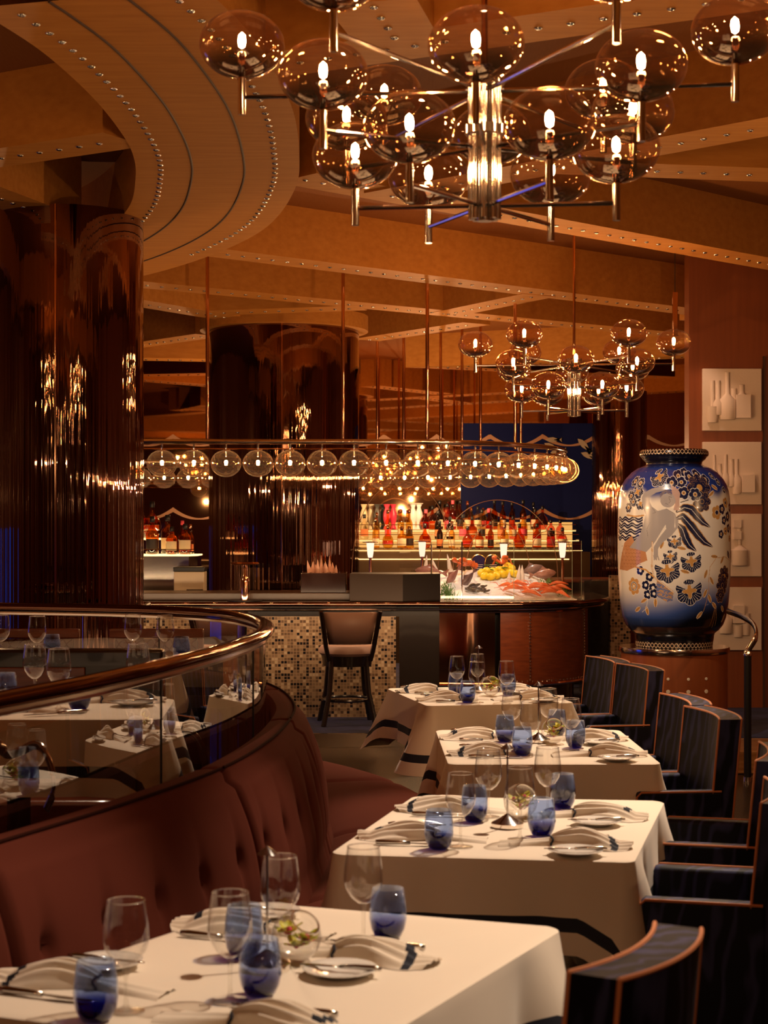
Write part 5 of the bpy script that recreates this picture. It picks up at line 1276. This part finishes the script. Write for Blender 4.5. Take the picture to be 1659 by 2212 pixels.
for k, Q in QS.items():
    if k == 1: lay = [('near right', .66, .10, 1), ('far right', .56, .60, 1), ('near left', .20, .22, -1), ('far left', .25, .74, -1)]
    else: lay = [('near right', .70, .20, 1), ('far right', .70, .66, 1), ('near left', .29, .24, -1), ('far left', .28, .72, -1)]
    for nm, u, v, sg in lay:
        where = 'at the %s place %s' % (nm, TN[k]); c = bil(Q, u, v); e = bil(Q, u + .1, v) - c; a = math.atan2(e.y, e.x)
        if sg < 0: a += PI
        vd = (bil(Q, u, v + .1) - c).normalized() * sg; ud = e.normalized() * sg
        napkin(c.x, c.y, TT, a, where, flip=(k + (nm[0] == 'n')) % 2 == 0)
        p = c - vd * .135 + ud * .085; plate_and_knife(p.x, p.y, TT, a + .06, where)
        p = c + vd * .10 + ud * .05; knife(p.x, p.y, TT, a + (0 if sg > 0 else 0), where)
# raised table
wine((75 - 829.5) * 5.85 / F, 5.85, TU, 'wine glass on the raised table behind the rail, left of a pair')
wine((127 - 829.5) * 5.64 / F, 5.64, TU, 'wine glass on the raised table behind the rail, right of a pair')
wine((300 - 829.5) * 5.9 / F, 5.88, TU, 'clear wine glass on the raised table behind the glass joint')
tumbler((171 - 829.5) * 5.62 / F, 5.62, TU, 'blue tumbler on the raised table, right of the wine glass pair')
tumbler((12 - 829.5) * 5.8 / F, 5.8, TU, 'blue tumbler at the left edge of the photo on the raised table')
napkin((60 - 829.5) * 5.55 / F, 5.56, TU, PI, 'on the raised table at the left edge')
knife((125 - 829.5) * 5.46 / F, 5.46, TU, .5, 'on the raised table by the blue tumbler')
napkin((215 - 829.5) * 5.8 / F, 5.84, TU, .1, 'on the raised table behind the blue tumbler')
plate_and_knife((290 - 829.5) * 5.78 / F, 5.74, TU, .1, 'at the right of the raised table')
for px, D, t in ((80, 7.6, 'leftmost behind the black booth back'), (287, 7.75, 'middle one behind the black booth back'), (357, 7.7, 'right one behind the black booth back')):
    wine((px - 829.5) * D / F, D, TU, 'wine glass on the farther raised table, ' + t)
tumbler((392 - 829.5) * 7.65 / F, 7.65, TU, 'blue tumbler on the farther raised table under the curved rail')
wine((2 - 829.5) * 7.7 / F, 7.7, TU, 'clear wine glass cut by the left edge of the photo')
tumbler((112 - 829.5) * 7.8 / F, 7.8, TU, 'blue tumbler half hidden behind the wine glass pair at left')

# ================================================================== CHAIRS
def blue_chair(label, x, y, dx, dy, h=.915, w=.48):
    a = math.atan2(dy, dx) - PI / 2
    r = thing('dining_chair', label, 'chair', (x, y, 0), a, 'blue silk dining chairs')
    # back : curved slab
    th_ = .085; nx, nz = 16, 10
    def bp_(s, z, f):   # s -1..1, f front 0 / back 1
        t = (z - .10) / (h - .10); lean = -.05 * max(0, t - .35) / .65; cur = .035 * s * s
        return (s * (w / 2 - .0) * (1 - .02 * t), cur + lean - f * th_, z)
    mb = MB(); zs = list(np.linspace(.10, h, nz)); S_ = list(np.linspace(-1, 1, nx))
    ring_ = []
    for z in zs:
        ring_.append([bp_(s, z, 0) for s in S_] + [bp_(s, z, 1) for s in S_[::-1]])
    mb.grid(ring_, closed=True); mb.add(ring_[-1], [tuple(range(len(ring_[-1])))]); mb.add(ring_[0], [tuple(range(len(ring_[0])))[::-1]])
    link('backrest', mb, M['moire'], r)
    pth = [bp_(-1, z, 0) for z in np.linspace(.50, h, 8)] + [bp_(s, h, 0) for s in S_] + [bp_(1, z, 0) for z in np.linspace(h, .50, 8)]
    link('piping', MB().tube(pth, .0042, 6), M['piping'], r)
    pth = [bp_(-1, z, 1) for z in np.linspace(.14, h, 8)] + [bp_(s, h, 1) for s in S_] + [bp_(1, z, 1) for z in np.linspace(h, .14, 8)]
    link('piping', MB().tube(pth, .0042, 6), M['piping'], r)
    link('seat', MB().box(-w / 2 + .045, w / 2 - .045, -.02, .42, .30, .47), M['moire'], r, bevel=.02)
    link('front_rail', MB().box(-w / 2 + .02, w / 2 - .02, .36, .40, .14, .30), M['moire'], r, bevel=.01)
    for s in (-1, 1):
        x0, x1 = sorted((s * (w / 2 - .055), s * (w / 2 + .002)))
        link('arm', MB().box(x0, x1, -.03, .30, .12, .65), M['moire'], r, bevel=.014)
        xx = s * (w / 2 + .004)
        link('arm_piping', MB().tube([(xx, -.02, .648), (xx, .285, .648), (xx, .302, .632), (xx, .302, .14)], .0042, 6), M['piping'], r)
        link('leg', MB().tube([(s * (w / 2 - .03), .27, .125), (s * (w / 2 - .03), .27, .001)], .017, 8), M['darkwood'], r)
        link('leg', MB().tube([(s * (w / 2 - .03), -.06, .105), (s * (w / 2 - .03), -.09, .001)], .017, 8), M['darkwood'], r)
    return r
c1_ = blue_chair('blue silk chair in the foreground with its curved back towards the camera', .368, 2.765, -.865, .50, h=.95, w=.38)
blue_chair('dark blue chair with piped arms nearer the camera at the second table', 1.03, 4.60, -.97, .24)
blue_chair('dark blue chair farther along the second table, only its arm and back edge in view', 1.19, 5.38, -.97, .24)
blue_chair('high backed blue chair at the third table, the nearer of its two', 1.215, 6.46, -.99, -.10)
blue_chair('high backed blue chair at the third table, the farther of its two', 1.20, 6.96, -.99, -.10)
blue_chair('high backed blue chair at the farthest table, the nearer of its two', 1.25, 8.50, -.98, -.20)
blue_chair('high backed blue chair at the farthest table, farther of its two, by the vase', 1.15, 8.99, -.98, -.20)
# terrace : booth back, lattice chairs, chrome chair, small rail
bo = thing('booth_bench', 'black lacquered booth back standing between the raised tables', 'bench', (-1.75, 6.75, .2705))
link('back', MB().box(-1.0, .86, -.05, .05, .30, .87), M['darkwood'], bo, bevel=.012)
link('back_panel', MB().box(-.95, .55, -.062, -.051, .34, .80), M['mahog'], bo, bevel=.004)
link('seat', MB().box(-1.0, .86, -.45, -.063, .001, .33), M['mahog'], bo, bevel=.02)
def lattice_chair(px0, px1, D, label):
    x0, x1 = gx(px0, D), gx(px1, D); w = (x1 - x0) / 2; r = thing('lattice_chair', label, 'chair', ((x0 + x1) / 2, D, .2705), 0, 'mahogany lattice back chairs')
    zt = EYE - (1358 - HZ) * D / F - .27
    link('top_rail', MB().box(-w, w, -.02, .02, zt - .05, zt), M['mahog'], r, bevel=.006)
    for s in (-1, 1): link('post', MB().box(s * w - .03 * (s > 0), s * w + .03 * (s < 0), -.019, .019, 0.0, zt - .051), M['mahog'], r, bevel=.004)
    link('back_pad', MB().box(-w + .035, w - .035, .0, .015, .42, zt - .055), M['taupe'], r)
    mb = MB(); zz0, zz1 = zt - .16, zt - .055; n = max(3, int(w * 2 / .055))
    for k in range(n):
        xa_ = -w + .035 + (2 * w - .07) * k / n; xb_ = -w + .035 + (2 * w - .07) * (k + 1) / n
        for (za, zb) in ((zz0, (zz0 + zz1) / 2), ((zz0 + zz1) / 2, zz1)):
            mb.tube([(xa_, -.006, za), ((xa_ + xb_) / 2, -.006, (za + zb) / 2 + .01), (xb_, -.006, zb)], .003, 4).tube([(xa_, -.006, zb), ((xa_ + xb_) / 2, -.006, (za + zb) / 2 - .01), (xb_, -.006, za)], .003, 4)
    link('lattice', mb, M['mahog'], r)
    link('seat', MB().box(-w, w, -.42, -.021, .36, .43), M['mahog'], r, bevel=.01)
    for s in (-1, 1): link('leg', MB().box(s * (w - .02) - .02, s * (w - .02) + .02, -.41, -.37, 0, .359), M['mahog'], r)
lattice_chair(-40, 172, 8.7, 'mahogany lattice back chair at the left edge behind the wine glasses')
lattice_chair(236, 440, 8.75, 'mahogany lattice back chair left of the curved rail, in front of the mosaic')
cc = thing('chrome_arm_chair', 'dark chair with curved flat chrome arms behind the glass at lower left', 'chair', (gx(30, 4.75), 4.75, .2705))
def cp(px, py, D): q = WP(px, py, D); return (q.x - cc.location.x, q.y - 4.75, q.z - .2705)
link('arm_frame', MB().tube(catmull([cp(-40, 1575, 4.9), cp(0, 1610, 4.85), cp(13, 1629, 4.85), cp(42, 1624, 4.8), cp(80, 1609, 4.75), cp(104, 1640, 4.7), cp(116, 1685, 4.68), cp(112, 1720, 4.68), cp(100, 1748, 4.7)], .01), .006, 10, rz=.014), M['chrome'], cc)
link('seat', MB().box(-.42, .10, -.18, .28, .30, .40), M['darkwood'], cc, bevel=.02)
link('backrest', MB().box(-.46, -.40, -.18, .28, .40, .80), M['darkwood'], cc, bevel=.02)
for sx_ in (-.40, .08):
    for sy_ in (-.15, .25): link('leg', MB().tube([(sx_, sy_, 0), (sx_, sy_, .30)], .014, 8), M['chrome'], cc)
dc = thing('side_chair', 'dark chair with a scrolled black arm between the raised tables', 'chair', (gx(385, 6.6), 6.6, .2705))
link('arm', MB().tube(catmull([(-.10, 0, .52), (-.02, 0, .56), (.06, 0, .54), (.10, 0, .46), (.11, 0, .34), (.08, 0, .22)], .01), .016, 10), M['darkwood'], dc)
link('seat', MB().box(-.25, .10, -.05, .40, .20, .30), M['darkwood'], dc, bevel=.02)
for sx_ in (-.22, .08):
    for sy_ in (0, .37): link('leg', MB().tube([(sx_, sy_, 0), (sx_, sy_, .20)], .014, 8), M['darkwood'], dc)
hr = thing('small_handrail', 'short dark handrail with a chrome post beside the large left column', 'railing', (gx(183, 9.3), 9.3, .001))
link('post', MB().tube([(0, 0, 0), (0, 0, 1.17)], .014, 10), M['chrome'], hr)
link('top_rail', MB().tube(catmull([(-.02, 0, 1.20), (.06, .0, 1.165), (.2, 0, 1.15), (.30, .05, 1.17), (.33, .2, 1.19)], .02), .012, 8), M['black'], hr)
